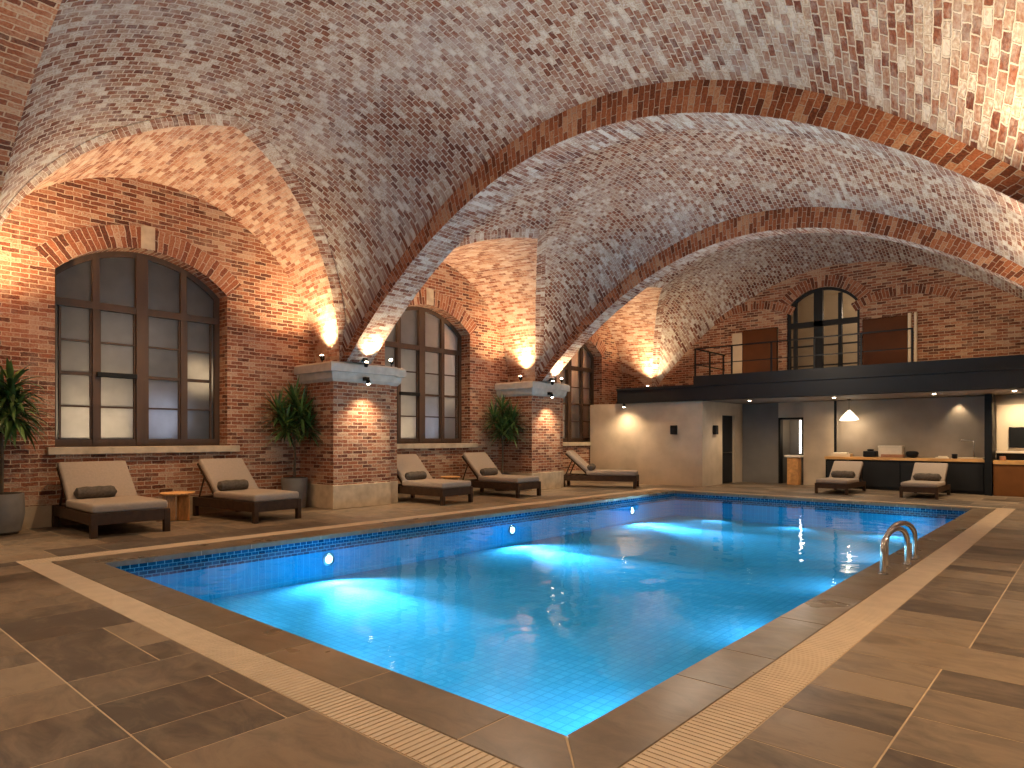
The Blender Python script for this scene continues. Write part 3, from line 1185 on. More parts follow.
fl = slab_mesh('floor', slabs, 'slab')
tag(fl, 'brown and grey stone slab floor in mixed sizes', 'floor', kind='structure')
bm = bmesh.new()
frame_boxes(bm, CX0 + .02, CX1 - .02, CY0 + .02, CY1 - .02, WX_L - .2, WX_R + .2, -5.2, 23.4, -0.12, -0.0018)
tag(link('floor_grout', bm, 'grout'), 'pale grout bed between the floor slabs', 'floor', kind='structure')
# coping (mitred corner slabs)
cop = []
def cuts(a, b, n):
    return [(lerp(a, b, k / n), lerp(a, b, (k + 1) / n)) for k in range(n)]
bm = bmesh.new()
cl = bm.loops.layers.float_color.new('tone')
def cop_quad(p):
    col = (0.3 + random.random() * 0.4, random.random(), random.random(), 1)
    cx_ = sum(q[0] for q in p) / 4
    cy_ = sum(q[1] for q in p) / 4
    tv = [bm.verts.new((q[0] + (0.004 if q[0] < cx_ else -0.004), q[1] + (0.004 if q[1] < cy_ else -0.004), 0.004)) for q in p]
    bv = [bm.verts.new((v.co.x, v.co.y, -0.06)) for v in tv]
    fs = [bm.faces.new(tv), bm.faces.new(bv[::-1])]
    for k in range(4):
        fs.append(bm.faces.new((bv[k], bv[(k + 1) % 4], tv[(k + 1) % 4], tv[k])))
    for f in fs:
        for lp in f.loops:
            lp[cl] = col
IX0, IX1, IY0, IY1 = PX0 , PX1 , PY0 , PY1
yl = [IY0] + [3.81, 4.5, 5.6, 6.7, 7.8, 8.9, 10, 11.1, 12.2, 13.3, 14.4, 15.5] + [IY1]
for a, b in zip(yl, yl[1:]):
    oa = CY0 if a == IY0 else a
    ob = CY1 if b == IY1 else b
    cop_quad([(IX1, a), (CX1, oa), (CX1, ob), (IX1, b)])
    cop_quad([(CX0, oa), (IX0, a), (IX0, b), (CX0, ob)])
xl = [IX0, -7.9, -7.0, -6.1, -5.2, -4.3, -3.4, -2.38, IX1]
for a, b in zip(xl, xl[1:]):
    oa = CX0 if a == IX0 else a
    ob = CX1 if b == IX1 else b
    cop_quad([(oa, CY0), (ob, CY0), (b, IY0), (a, IY0)])
    cop_quad([(a, IY1), (b, IY1), (ob, CY1), (oa, CY1)])
bmesh.ops.bevel(bm, geom=[e for e in bm.edges if all(v.co.z > 0 for v in e.verts)], offset=0.004, segments=1, affect='EDGES')
cop_ = link('pool_coping', bm, 'coping', uv=False)
bm = bmesh.new()
frame_boxes(bm, PX0 - 0.006, PX1 + 0.006, PY0 - 0.006, PY1 + 0.006, CX0 + .006, CX1 - .006, CY0 + .006, CY1 - .006, -0.058, 0.001)
link('mortar_bed', bm, 'grout', cop_)
tag(cop_, 'smooth brown stone coping around the edge of the pool', 'pool coping', kind='structure')
# drain grate
bm = bmesh.new()
bars = []
def bar(x0, x1, y0, y1):
    bx(bm, x0, x1, y0, y1, -0.012, 0.002)
sp = 0.042
y = SY0
while y < SY1:
    bar(CX1 + 0.004, SX1 - 0.004, y, y + sp * 0.74)
    bar(SX0 + 0.004, CX0 - 0.004, y, y + sp * 0.74)
    y += sp
x = CX0
while x < CX1:
    bar(x, x + sp * 0.74, SY0 + 0.004, CY0 - 0.004)
    bar(x, x + sp * 0.74, CY1 + 0.004, SY1 - 0.004)
    x += sp
gr = link('drain_grate', bm, 'grate')
tag(gr, 'beige slotted overflow grate running round the pool', 'drain grate', kind='structure')
bm = bmesh.new()
frame_boxes(bm, CX0, CX1, CY0, CY1, SX0, SX1, SY0, SY1, -0.03, -0.004)
link('channel', bm, 'grate_gap', gr)

# basin
DZ = -0.66
root = thing('pool_basin', 'tiled rectangular swimming pool basin glowing blue', 'pool', (0, 0, 0), kind='structure')
bm = bmesh.new()
bx(bm, PX0 - .1, PX1 + .1, PY0 - .1, PY1 + .1, DZ - 0.1, DZ)
link('basin_floor', bm, 'pool_floor', root)
bm = bmesh.new()
frame_boxes(bm, PX0, PX1, PY0, PY1, PX0 - .12, PX1 + .12, PY0 - .12, PY1 + .12, DZ, -0.245)
link('basin_wall', bm, 'pool_wall', root)
bm = bmesh.new()
frame_boxes(bm, PX0, PX1, PY0, PY1, PX0 - .12, PX1 + .12, PY0 - .12, PY1 + .12, -0.245, -0.06)
tag(link('tile_band', bm, 'band', root), 'dark blue mosaic waterline band')
bm = bmesh.new()
f = [bm.verts.new(p) for p in ((PX0, PY0, -0.10), (PX1, PY0, -0.10), (PX1, PY1, -0.10), (PX0, PY1, -0.10))]
bm.faces.new(f)
tag(link('pool_water', bm, 'water'), 'still clear blue water filling the swimming pool', 'water', kind='stuff')
for k, yy in enumerate((5.72, 9.95, 14.5)):
    t = thing('pool_light', 'round underwater lamp glowing on the window side of the pool, %s' % ['nearest of three', 'middle of three', 'farthest of three'][k], 'pool light', (PX0 + 0.005, yy, -0.37), 0, 'underwater lamps')
    bm = bmesh.new()
    tmp = bmesh.new()
    lathe(tmp, [(0.10, 0), (0.10, 0.015), (0.065, 0.02)], 24)
    bmesh.ops.transform(tmp, matrix=Matrix.Rotation(PI / 2, 4, 'Y'), verts=tmp.verts[:])
    merge(bm, tmp)
    link('trim_ring', bm, 'steel', t, True)
    bm = bmesh.new()
    tmp = bmesh.new()
    lathe(tmp, [(0.065, 0.02), (0.05, 0.032), (0.004, 0.04)], 24)
    bmesh.ops.transform(tmp, matrix=Matrix.Rotation(PI / 2, 4, 'Y'), verts=tmp.verts[:])
    merge(bm, tmp)
    link('lens', bm, 'pool_lens', t, True)

# pool grab rails
def grab(p0, p1, h, label):
    p0, p1 = Vector(p0), Vector(p1)
    t = thing('grab_rail', label, 'pool grab rail', p0, 0, 'steel grab rails at the pool edge')
    d = p1 - p0
    bm = bmesh.new()
    pts = [Vector((0, 0, 0)), Vector((0, 0, h * 0.45))]
    for k in range(0, 13):
        a = PI - PI * k / 12
        u = 0.5 + 0.5 * math.cos(a)
        pts.append(Vector((d.x * u, d.y * u, h * 0.55 + (h * 0.45) * math.sin(a) ** 0.9 * (1.0))))
    pts += [Vector((d.x, d.y, h * 0.45)), Vector((d.x, d.y, 0))]
    tube(bm, pts, 0.03, 14)
    link('rail_tube', bm, 'steel', t, True)
    for q in (Vector((0, 0, 0)), d):
        bm = bmesh.new()
        lathe(bm, [(0.055, 0.004), (0.055, 0.012), (0.03, 0.02)], 20, (q.x, q.y))
        link('flange', bm, 'steel', t, True)


grab((-1.78, 8.10, 0.0), (-1.70, 8.90, 0.0), 0.46, 'nearer of two arched steel grab rails at the pool edge')
grab((-1.84, 8.50, 0.0), (-1.70, 9.32, 0.0), 0.48, 'farther of two arched steel grab rails at the pool edge')

# ------------------------------------------------------------------ loungers
def make_lounger():
    t = thing('sun_lounger', 'x', 'sun lounger', (0, 0, 0), 0, 'dark wooden sun loungers around the pool')
    bm = bmesh.new()
    for s in (-1, 1):
        bbx(bm, -0.97, 0.97, s * 0.47 - 0.03, s * 0.47 + 0.03, 0.19, 0.36, 0.006)
    bbx(bm, 0.94, 1.0, -0.5, 0.5, 0.19, 0.365, 0.006)
    bbx(bm, -1.0, -0.94, -0.5, 0.5, 0.24, 0.36, 0.006)
    for k in range(12):
        x = lerp(-0.9, 0.88, k / 11)
        bbx(bm, x - 0.045, x + 0.045, -0.45, 0.45, 0.325, 0.35, 0.004)
    link('frame', bm, 'dark_wood', t)
    for sx in (-0.965, 0.965):
        for sy in (-0.465, 0.465):
            bm = bmesh.new()
            bbx(bm, sx - 0.042, sx + 0.042, sy - 0.042, sy + 0.042, 0, 0.362, 0.005)
            link('leg', bm, 'dark_wood', t)
    # back rest (hinged board) : hinge at x=-0.30 z=.36, rises back to x=-0.90
    ang = math.atan2(0.60, 0.60)
    mt = Matrix.Translation((-0.30, 0, 0.365)) @ Matrix.Rotation(ang, 4, 'Y')
    bm = bmesh.new()
    for s in (-1, 1):
        bbx(bm, -0.88, 0.0, s * 0.44 - 0.025, s * 0.44 + 0.025, -0.01, 0.03, 0.004, mat=mt)
    for k in range(8):
        x = lerp(-0.84, -0.06, k / 7)
        bbx(bm, x - 0.04, x + 0.04, -0.43, 0.43, 0.0, 0.02, 0.003, mat=mt)
    # prop struts
    for s in (-1, 1):
        tube(bm, [(-0.74, s * 0.40, 0.80), (-0.92, s * 0.42, 0.34)], 0.016, 8)
    link('backrest_frame', bm, 'dark_wood', t)
    bm = bmesh.new()
    bbx(bm, -0.34, 0.985, -0.49, 0.49, 0.362, 0.50, 0.045, 4)
    link('seat_cushion', bm, 'cushion', t, True)
    bm = bmesh.new()
    bbx(bm, -0.90, 0.02, -0.47, 0.47, 0.032, 0.14, 0.042, 4, mat=mt)
    link('back_cushion', bm, 'cushion', t, True)
    return t


def make_bolster():
    bm = bmesh.new()
    n = 20
    L_ = 0.56
    prof = []
    for k in range(15):
        u = k / 14
        y = (u - 0.5) * L_
        r = 0.088 * (1 - abs(2 * u - 1) ** 8) ** 0.5 + 0.012
        prof.append((r, y))
    tmp = bmesh.new()
    lathe(tmp, prof, n)
    bmesh.ops.transform(tmp, matrix=Matrix.Rotation(PI / 2, 4, 'X'), verts=tmp.verts[:])
    merge(bm, tmp)
    for v in bm.verts:
        v.co.z += 0.005 * math.sin(v.co.y * 40)
    o = link('bolster_pillow', bm, 'pillow', None, True)
    return o


L0 = make_lounger()
B0 = make_bolster()
# centre x,y ; rotation ; scale length, width ; label
LG = [
    (-12.10, 3.73, R(0), 1.0, 1.10, 'taupe cushioned dark wood lounger nearest the camera, under the nearest window', True),
    (-11.98, 5.98, R(6), 1.0, 0.95, 'taupe cushioned dark wood lounger under the nearest window, beside the pier plant', True),
    (-11.77, 10.25, R(3), 1.0, 0.98, 'taupe cushioned dark wood lounger just past the nearer brick pier', True),
    (-11.70, 12.66, R(3), 1.0, 0.94, 'taupe cushioned dark wood lounger beside the plant before the farther pier', True),
    (-11.30, 16.75, R(25), 1.10, 0.80, 'taupe cushioned dark wood lounger under the farthest window', True),
    (-5.30, 19.45, R(-90), 0.88, 0.80, 'grey looking lounger before the kitchen counter, left one of the far pair', True),
    (-3.33, 19.55, R(-90), 0.88, 0.80, 'grey looking lounger before the kitchen counter, right one of the far pair', True),
]
for i, (x, y, rz, sl, sw, lab, pil) in enumerate(LG):
    o = L0 if i == 0 else copy_tree(L0)
    o.location = (x, y, 0)
    o.rotation_euler = (0, 0, rz)
    zs = 1.0 if i < 5 else 0.76
    o.scale = (sl, sw, zs)
    o['label'] = lab
    b = B0 if i == 0 else B0.copy()
    if i:
        C.objects.link(b)
    lx, ly, lz = -0.24 * sl, -0.12 * sw, 0.592 * zs + (0.02 if i >= 5 else 0)
    if i >= 5:
        ly = 0
    b.location = (x + lx * math.cos(rz) - ly * math.sin(rz), y + lx * math.sin(rz) + ly * math.cos(rz), lz)
    b.rotation_euler = (0, 0, rz)
    b.scale = (1, 1.12, 1)
    tag(b, 'dark rolled bolster on the %s' % ['lounger nearest the camera', 'lounger beside the pier plant', 'lounger just past the nearer pier', 'lounger before the farther pier', 'lounger under the farthest window', 'left lounger of the far pair', 'right lounger of the far pair'][i], 'pillow', 'dark bolsters on the loungers')

# ------------------------------------------------------------------ side tables
def side_table(x, y, r, h, label, glow):
    t = thing('side_table', label, 'side table', (x, y, 0), R(12), 'rough wood side tables between loungers')
    bm = bmesh.new()
    n = 9
    rr = [r * random.uniform(0.9, 1.08) for _ in range(n)]
    top = [bm.verts.new((rr[k] * math.cos(2 * PI * k / n), rr[k] * math.sin(2 * PI * k / n), h)) for k in range(n)]
    bot = [bm.verts.new((v.co.x * 0.97, v.co.y * 0.97, h - 0.035)) for v in top]
    bm.faces.new(top)
    bm.faces.new(bot[::-1])
    for k in range(n):
        bm.faces.new((bot[k], bot[(k + 1) % n], top[(k + 1) % n], top[k]))
    bmesh.ops.bevel(bm, geom=bm.edges[:], offset=0.006, segments=1, affect='EDGES')
    link('tabletop', bm, 'table_wood', t)
    for a in (0.3, 2.4, 4.5):
        bm = bmesh.new()
        mt = Matrix.Rotation(a, 4, 'Z')
        bbx(bm, r * 0.12, r * 0.8, -0.02, 0.02, 0, h - 0.037, 0.006, mat=mt)
        link('leg', bm, 'table_wood', t)
    return t


side_table(-12.45, 4.93, 0.31, 0.50, 'low rough wood side table between the two nearest loungers', True)
side_table(-12.35, 11.55, 0.26, 0.50, 'low rough wood side table between the loungers under the middle window', True)
# added narrow spots from above that make the table tops glow
for (x, y) in ((-12.45, 4.93), (-12.35, 11.55)):
    light('table_fill_spot', 'SPOT', (x - 0.05, y, 2.6), 90, WARM, (x, y, 0.5), 0.03, 22, 0.6)

# ------------------------------------------------------------------ plants
def leaf(bm, base, d, length, wid, droop, mi, xmin=-9, ymax=9):
    d = Vector(d).normalized()
    side = d.cross(Vector((0, 0, 1)))
    if side.length < 1e-3:
        side = Vector((1, 0, 0))
    side.normalize()
    p = Vector(base)
    seg = 5
    rows = []
    for k in range(seg + 1):
        u = k / seg
        wv = wid * (0.35 + 1.3 * u if u < 0.5 else (1 - u) * 2.0 + 0.02)
        nrm = side.cross(d).normalized()
        rows.append((bm.verts.new(p - side * wv), bm.verts.new(p - nrm * wv * 0.25), bm.verts.new(p + side * wv)))
        p = p + d * (length / seg)
        d = (d + Vector((0, 0, -droop / seg))).normalized()
    for r3 in rows:
        for v in r3:
            if v.co.x < xmin:
                v.co.x = xmin + (v.co.x - xmin) * 0.05
            if v.co.y > ymax:
                v.co.y = ymax + (v.co.y - ymax) * 0.05
    for a, b in zip(rows, rows[1:]):
        for c in (0, 1):
            f = bm.faces.new((a[c], a[c + 1], b[c + 1], b[c]))
            f.material_index = mi
            f.smooth = True


def plant(x, y, label, pot_prof, pot_mat, square, trunk_top, heads, llen, lw, nleaf, seed, droop=1.1):
    random.seed(seed)
    t = thing('potted_plant', label, 'potted plant', (x, y, 0))
    bm = bmesh.new()
    lathe(bm, pot_prof, 32)
    link('pot', bm, pot_mat, t, True)
    ph = max(z for r, z in pot_prof)
    pr = pot_prof[-1][0]
    bm = bmesh.new()
    lathe(bm, [(pr * 0.97, ph - 0.03), (pr * 0.97, ph + 0.004), (0.02, ph + 0.012)], 24)
    link('soil', bm, 'soil', t)
    bm = bmesh.new()
    tube(bm, [(0, 0, ph - 0.02), (0.01, 0.01, (ph + trunk_top) / 2), (0, 0, trunk_top)], [0.03, 0.024, 0.022], 8)
    for hx, hy, hz in heads:
        tube(bm, [(0, 0, trunk_top - 0.03), (hx * 0.6, hy * 0.6, (trunk_top + hz) / 2), (hx, hy, hz)], [0.02, 0.016, 0.012], 6)
    link('trunk', bm, 'trunk', t)
    bm = bmesh.new()
    for hx, hy, hz in heads:
        for k in range(nleaf):
            a = k * 2.39996 + random.uniform(-0.3, 0.3)
            el = lerp(1.35, -0.5, (k / nleaf) ** 0.9)
            d = (math.cos(a) * math.cos(el), math.sin(a) * math.cos(el), math.sin(el))
            ln = llen * random.uniform(0.75, 1.1)
            bz = hz + 0.06 - 0.16 * k / nleaf
            leaf(bm, (hx, hy, bz), d, ln, lw * random.uniform(0.8, 1.2), droop * random.uniform(0.6, 1.3), 0 if random.random() < 0.65 else 1, WX_L + 0.06 - x, (99 if seed == 3 else {5: 7.72, 9: 14.12}[seed]) - y)
    link('foliage', bm, ['leaf', 'leaf2'], t)
    return t


plant(-12.72, 2.42, 'large dracaena with drooping leaves in a round grey pot at the left edge',
      [(0.20, 0), (0.25, 0.04), (0.30, 0.30), (0.29, 0.62), (0.265, 0.625), (0.26, 0.56)], 'pot', False, 1.72,
      [(0, 0, 2.02), (0.18, 0.12, 1.82), (-0.12, 0.16, 1.85), (0.05, -0.18, 1.75), (0.1, 0.1, 2.2)], 0.62, 0.038, 50, 3, 1.5)
plant(-12.76, 7.43, 'bushy dracaena in a grey pot against the nearer brick pier',
      [(0.22, 0), (0.23, 0.02), (0.27, 0.60), (0.27, 0.64), (0.25, 0.64), (0.245, 0.58)], 'pot', False, 1.55,
      [(0, 0, 2.2), (0.26, 0.0, 1.95), (0.0, 0.2, 1.92), (0.0, -0.36, 1.97), (0.2, -0.30, 1.72), (0.2, 0.2, 1.7), (0, -0.05, 1.75)], 0.60, 0.028, 50, 5, 0.75)
plant(-12.55, 13.72, 'bushy dracaena in a dark brown pot before the farther brick pier',
      [(0.20, 0), (0.21, 0.02), (0.24, 0.44), (0.24, 0.48), (0.22, 0.48), (0.215, 0.43)], 'pot_brown', False, 1.45,
      [(0, 0, 2.2), (0.35, 0.05, 1.95), (0.0, 0.2, 1.92), (-0.1, -0.25, 1.98), (0.15, -0.2, 1.7), (0.12, 0.22, 1.65), (0, 0, 1.75)], 0.58, 0.030, 50, 9, 0.75)
random.seed(21)

# ------------------------------------------------------------------ back wall over the gallery
DX0, DX1 = -7.24, -5.19      # arched gallery door
DZ0, DSP, DTP = 3.1, 5.42, 5.97
dh = (DX1 - DX0) / 2
dxc = (DX0 + DX1) / 2
drise = DTP - DSP
drad = (dh ** 2 + drise ** 2) / (2 * drise)
dcz = DTP - drad
bm = bmesh.new()
def lp_(pts, Y):
    v = [bm.verts.new((a, Y, b)) for a, b in pts]
    return [bm.edges.new((v[i], v[(i + 1) % len(v)])) for i in range(len(v))]
ed = lp_([(WX_L, 3.0), (WX_R, 3.0), (WX_R, 7.6), (WX_L, 7.6)], YB)
an = math.asin(dh / drad)
arch = [(dxc + drad * math.sin(lerp(-an, an, i / 20)), dcz + drad * math.cos(lerp(-an, an, i / 20))) for i in range(21)]
he = lp_([(DX1, DZ0 + 0.02), (DX0, DZ0 + 0.02)] + arch, YB)
for hx0, hx1, hz in ((-8.64, -7.50, 4.92), (-5.12, -3.95, 4.87)):
    he += lp_([(hx0, DZ0 + 0.02), (hx0, hz), (hx1, hz), (hx1, DZ0 + 0.02)], YB)
ed += he
bmesh.ops.triangle_fill(bm, use_beauty=True, edges=ed)
r = bmesh.ops.extrude_edge_only(bm, edges=he)
for v in [g for g in r['geom'] if isinstance(g, bmesh.types.BMVert)]:
    v.co.y += 0.35
tag(link('wall_back', bm, 'brick_wall'), 'arched red brick end wall above the gallery', 'wall', kind='structure')
tag(arch_ring('trim_%d' % (gi + 1), dxc, YB, -1, dh, DSP, dcz, drad, 0.34, axis='y'), 'arch of upright bricks over the gallery door', 'brick arch', kind='structure')
gi += 1
# flat relieving arches either side, low relief in the wall
for cx_, lab in ((-8.9, 'left'), (-3.9, 'right')):
    tag(arch_ring('trim_%d' % (gi + 1), cx_ + (0.6 if lab == 'left' else -0.2), YB - 0.001, -1, 1.2, 5.2, 5.55 - 2.4 if lab == 'left' else 5.45 - 2.4, 2.4, 0.26, axis='y'), 'flat brick relieving arch to the %s of the gallery door' % lab, 'brick arch', kind='structure')
    gi += 1

# gallery door
root = thing('door_1', 'arched glazed double door with dark frame in the gallery wall', 'door', (dxc, YB + 0.12, DZ0), kind='structure')
bm = bmesh.new()
H_ = DTP - DZ0
pth = [(-dh, 0)] + [(a - dxc, b - DZ0) for a, b in arch] + [(dh, 0)]
ra = drad - 0.08
an2 = math.asin((dh - 0.08) / ra)
inn = [(-dh + 0.08, 0.1)] + [(ra * math.sin(lerp(-an2, an2, i / 20)), dcz - DZ0 + ra * math.cos(lerp(-an2, an2, i / 20))) for i in range(21)] + [(dh - 0.08, 0.1)]
A = [[bm.verts.new((x_, dd, z_)) for (x_, z_) in p_] for dd, p_ in ((0.05, pth), (-0.05, pth), (-0.05, inn), (0.05, inn))]
for r0, r1 in ((0, 1), (1, 2), (2, 3), (3, 0)):
    for k in range(len(pth)):
        bm.faces.new((A[r0][k], A[r0][(k + 1) % len(pth)], A[r1][(k + 1) % len(pth)], A[r1][k]))
bx(bm, -0.25, 0.0, -0.07, 0.05, 0.0, H_ - 0.04)
bx(bm, -dh, dh, -0.07, 0.05, 1.72, 1.88)
for xx in (-0.80, 0.48):
    bx(bm, xx - 0.05, xx + 0.05, -0.06, 0.05, 0.0, H_ - 0.22)
for zz in (0.55, 1.15):
    bx(bm, -dh, dh, -0.04, 0.04, zz - 0.02, zz + 0.02)
link('door_frame', bm, 'steel_dark', root)
bm = bmesh.new()
f = [bm.verts.new((x_ * 0.97, 0.0, z_ * 0.985 + 0.01)) for x_, z_ in pth]
bm.faces.new(f)
link('door_pane', bm, 'glass', root)
# lit room behind the door
bm = bmesh.new()
bx(bm, DX0 - 1.9, DX1 + 2.4, YB + 0.36, YB + 3.0, DZ0 - 0.1, 6.3)
for f in bm.faces[:]:
    if f.calc_center_median().y < YB + 0.4:
        bm.faces.remove(f)
tag(link('wall_gallery_room', bm, 'beige'), 'pale walls of the room seen through the gallery door', 'wall', kind='structure')
light('gallery_room_lamp', 'POINT', (-5.2, YB + 1.4, 5.3), 45, (1.0, 0.82, 0.62), None, 0.1)
# shutters
for nm, x0, x1, z1, lab in (('door_2', -8.62, -7.52, 4.90, 'left'), ('door_3', -5.10, -3.97, 4.85, 'right')):
    root = thing(nm, 'flat reddish brown panel door to the %s of the arched gallery door' % lab, 'door', ((x0 + x1) / 2, YB - 0.01, DZ0), kind='structure')
    hw = (x1 - x0) / 2
    bm = bmesh.new()
    bbx(bm, -hw, hw, -0.06, 0.05, 0.02, z1 - DZ0, 0.02)
    link('door_panel', bm, 'brown_panel', root)
    bm = bmesh.new()
    s = -1 if lab == 'left' else 1
    if s > 0:
        bx(bm, hw + 0.01, hw + 0.08, -0.10, 0.2, 0, z1 - DZ0 + 0.05)
        bx(bm, hw + 0.16, hw + 0.22, -0.10, 0.2, 0, z1 - DZ0 + 0.05)
        tag(link('door_jamb', bm, 'beige', root), 'pale door jamb strips')
    else:
        bx(bm, -hw - 0.34, -hw - 0.01, -0.03, 0.1, 0, z1 - DZ0 - 0.05)
        tag(link('door_jamb', bm, 'plaster', root), 'pale plaster strip beside the door')

# gallery slab and beam
BY = 18.6
bm = bmesh.new()
bx(bm, -11.86, WX_R, BY + 0.26, 23.2, 2.62, 3.10)
tag(link('gallery_floor', bm, ['mezz_under']), 'gallery slab with smooth taupe underside', 'gallery', kind='structure')
bm = bmesh.new()
bx(bm, -11.9, WX_R, BY, BY + 0.24, 2.60, 3.02)
bx(bm, -11.9, WX_R, BY - 0.05, BY + 0.24, 2.60, 2.64)
bx(bm, -11.9, WX_R, BY - 0.05, BY + 0.24, 3.02, 3.08)
tag(link('gallery_beam', bm, 'steel_dark'), 'long black steel beam carrying the gallery', 'beam', kind='structure')
bm = bmesh.new()
bx(bm, -9.22, WX_R, BY + 0.04, BY + 0.20, 3.08, 3.34)
bx(bm, -9.22, -9.10, BY + 0.20, YB - 0.02, 3.10, 3.30)
tag(link('gallery_kerb', bm, 'steel_dark'), 'black upstand along the gallery edge', 'kerb', kind='structure')
# railing
root = thing('gallery_railing', 'thin black metal railing along the gallery edge', 'railing', (-9.2, BY + 0.12, 3.3))
for k in range(6):
    bm = bmesh.new()
    bx(bm, 1.146 * k - 0.02, 1.146 * k + 0.02, -0.02, 0.02, 0.03, 0.86)
    link('post', bm, 'black', root)
for k in range(1, 3):
    bm = bmesh.new()
    bx(bm, -0.02, 0.02, k * 1.0 - 0.02, k * 1.0 + 0.02, 0.0, 0.86)
    link('post', bm, 'black', root)
bm = bmesh.new()
bx(bm, -0.02, 5.75, -0.022, 0.022, 0.85, 0.885)
bx(bm, -0.02, 0.02, 0, 2.12, 0.85, 0.885)
link('top_rail', bm, 'black', root)
bm = bmesh.new()
bx(bm, -0.02, 5.75, -0.012, 0.012, 0.38, 0.405)
bx(bm, -0.012, 0.012, 0, 2.12, 0.38, 0.405)
link('mid_rail', bm, 'black', root)

# ------------------------------------------------------------------ under the gallery
bm = bmesh.new()
bx(bm, -13.1, -9.0, 18.78, 18.98, 0, 2.6)
bx(bm, -9.2, -9.0, 18.98, 20.2, 0, 2.6)
bx(bm, -9.2, -9.0, 21.15, 21.8, 0, 2.6)
bx(bm, -9.2, -9.0, 20.2, 21.15, 2.2, 2.6)
tag(link('wall_plaster_box', bm, 'plaster'), 'beige plastered block with doorway left under the gallery', 'wall', kind='structure')
root = thing('door_4', 'narrow dark glass door in the side of the plastered block', 'door', (-9.1, 20.675, 0), kind='structure')
bm = bmesh.new()
bx(bm, -0.02, 0.02, -0.47, 0.47, 0.02, 2.19)
link('door_leaf', bm, 'steel_dark', root)
bm = bmesh.new()
tube(bm, [(0.03, -0.42, 1.0), (0.06, -0.40, 1.0), (0.06, 0.38, 1.0), (0.03, 0.40, 1.0)], 0.012, 8)
link('door_handle', bm, 'steel', root)
bm = bmesh.new()
bx(bm, -8.99, -7.80, 21.75, 21.95, 0, 2.6)
tag(link('wall_dark_niche', bm, 'grey_wall'), 'dark grey wall beside the mirror doorway', 'wall', kind='structure')
bm = bmesh.new()
bx(bm, -6.98, -6.05, 21.62, 21.8, 0, 2.6)
bx(bm, -6.98, -6.90, 21.8, 22.9, 0, 2.6)
tag(link('wall_plaster_return', bm, 'plaster'), 'beige plaster wall between the mirror doorway and the kitchen', 'wall', kind='structure')
bm = bmesh.new()
bx(bm, -7.9, -6.98, 22.8, 22.9, 0, 2.6)
bx(bm, -7.90, -7.80, 21.95, 22.8, 0, 2.6)
tag(link('wall_washroom', bm, 'grey_wall'), 'dark washroom wall seen through the doorway', 'wall', kind='structure')
bm = bmesh.new()
bx(bm, -7.79, -7.73, 21.72, 21.96, 0, 2.12)
bx(bm, -7.04, -6.985, 21.72, 21.96, 0, 2.12)
bx(bm, -7.79, -6.985, 21.72, 21.96, 2.06, 2.12)
tag(link('door_5', bm, 'black'), 'thin black frame of the washroom doorway', 'door frame', kind='structure')
bm = bmesh.new()
bbx(bm, -7.15, -7.10, 21.76, 21.80, 0.98, 2.03, 0.008)
tag(link('wall_light', bm, 'strip_light'), 'tall thin light strip glowing in the washroom doorway', 'light strip')
light('mirror_lamp', 'POINT', (-7.2, 22.3, 1.7), 6, WARM2, None, 0.05)
root = thing('vanity_stand', 'narrow wooden washstand with pale top in the washroom doorway', 'washstand', (-7.22, 21.5, 0))
bm = bmesh.new()
bbx(bm, -0.17, 0.17, -0.16, 0.16, 0, 0.86, 0.02, 3)
link('body', bm, 'table_wood', root)
bm = bmesh.new()
bbx(bm, -0.24, 0.24, -0.2, 0.2, 0.862, 0.93, 0.01)
link('top', bm, 'linen', root)

bm = bmesh.new()
bx(bm, -7.80, -6.98, 21.75, 21.9, 2.12, 2.6)
tag(link('wall_lintel', bm, 'plaster'), 'plaster lintel over the washroom doorway', 'wall', kind='structure')

# kitchen
bm = bmesh.new()
bx(bm, -6.05, WX_R, 21.70, 21.85, 0, 2.6)
tag(link('wall_kitchen', bm, 'kitchen_wall'), 'taupe kitchen wall behind the counter', 'wall', kind='structure')
bm = bmesh.new()
bx(bm, -6.08, -6.03, 21.615, 21.70, 0, 2.6)
tag(link('trim_%d' % (gi + 1), bm, 'black'), 'thin black corner strip left of the kitchen wall', 'corner strip', kind='structure')
gi += 1
root = thing('bar_counter', 'long black kitchen counter base behind the far loungers', 'counter', (-4.1, 21.3, 0))
bm = bmesh.new()
bbx(bm, -2.05, 1.86, -0.28, 0.30, 0.0, 0.84, 0.005)
link('body', bm, 'black', root)
for k in range(4):
    bm = bmesh.new()
    x0 = -2.0 + k * 0.96
    bbx(bm, x0 + 0.01, x0 + 0.94, -0.30, -0.275, 0.08, 0.78, 0.004)
    link('door', bm, 'steel_dark', root)
bm = bmesh.new()
bbx(bm, -6.17, -2.245, 20.98, 21.61, 0.843, 0.92, 0.006)
tag(link('worktop', bm, 'counter_top'), 'warm orange wood worktop on the black counter', 'worktop')
# black post
bm = bmesh.new()
bbx(bm, -2.24, -2.08, 20.8, 21.5, 0, 2.6, 0.005)
tag(link('trim_%d' % (gi + 1), bm, 'black'), 'black full height post right of the counter', 'post', kind='structure')
gi += 1
root = thing('reception_desk', 'brown fronted desk block at the right edge beyond the post', 'desk', (-0.9, 21.2, 0))
bm = bmesh.new()
bbx(bm, -1.16, 1.5, -0.35, 0.4, 0.0, 0.80, 0.005)
link('body', bm, 'bar_brown', root)
bm = bmesh.new()
bbx(bm, -1.165, 1.52, -0.38, 0.42, 0.803, 0.90, 0.006)
link('top', bm, 'counter_top', root)
bm = bmesh.new()
bbx(bm, -1.15, 1.5, 0.22, 0.40, 0.903, 1.08, 0.006)
link('shelf_support', bm, 'black', root)
bm = bmesh.new()
bbx(bm, -1.15, 1.5, 0.10, 0.42, 1.082, 1.13, 0.006)
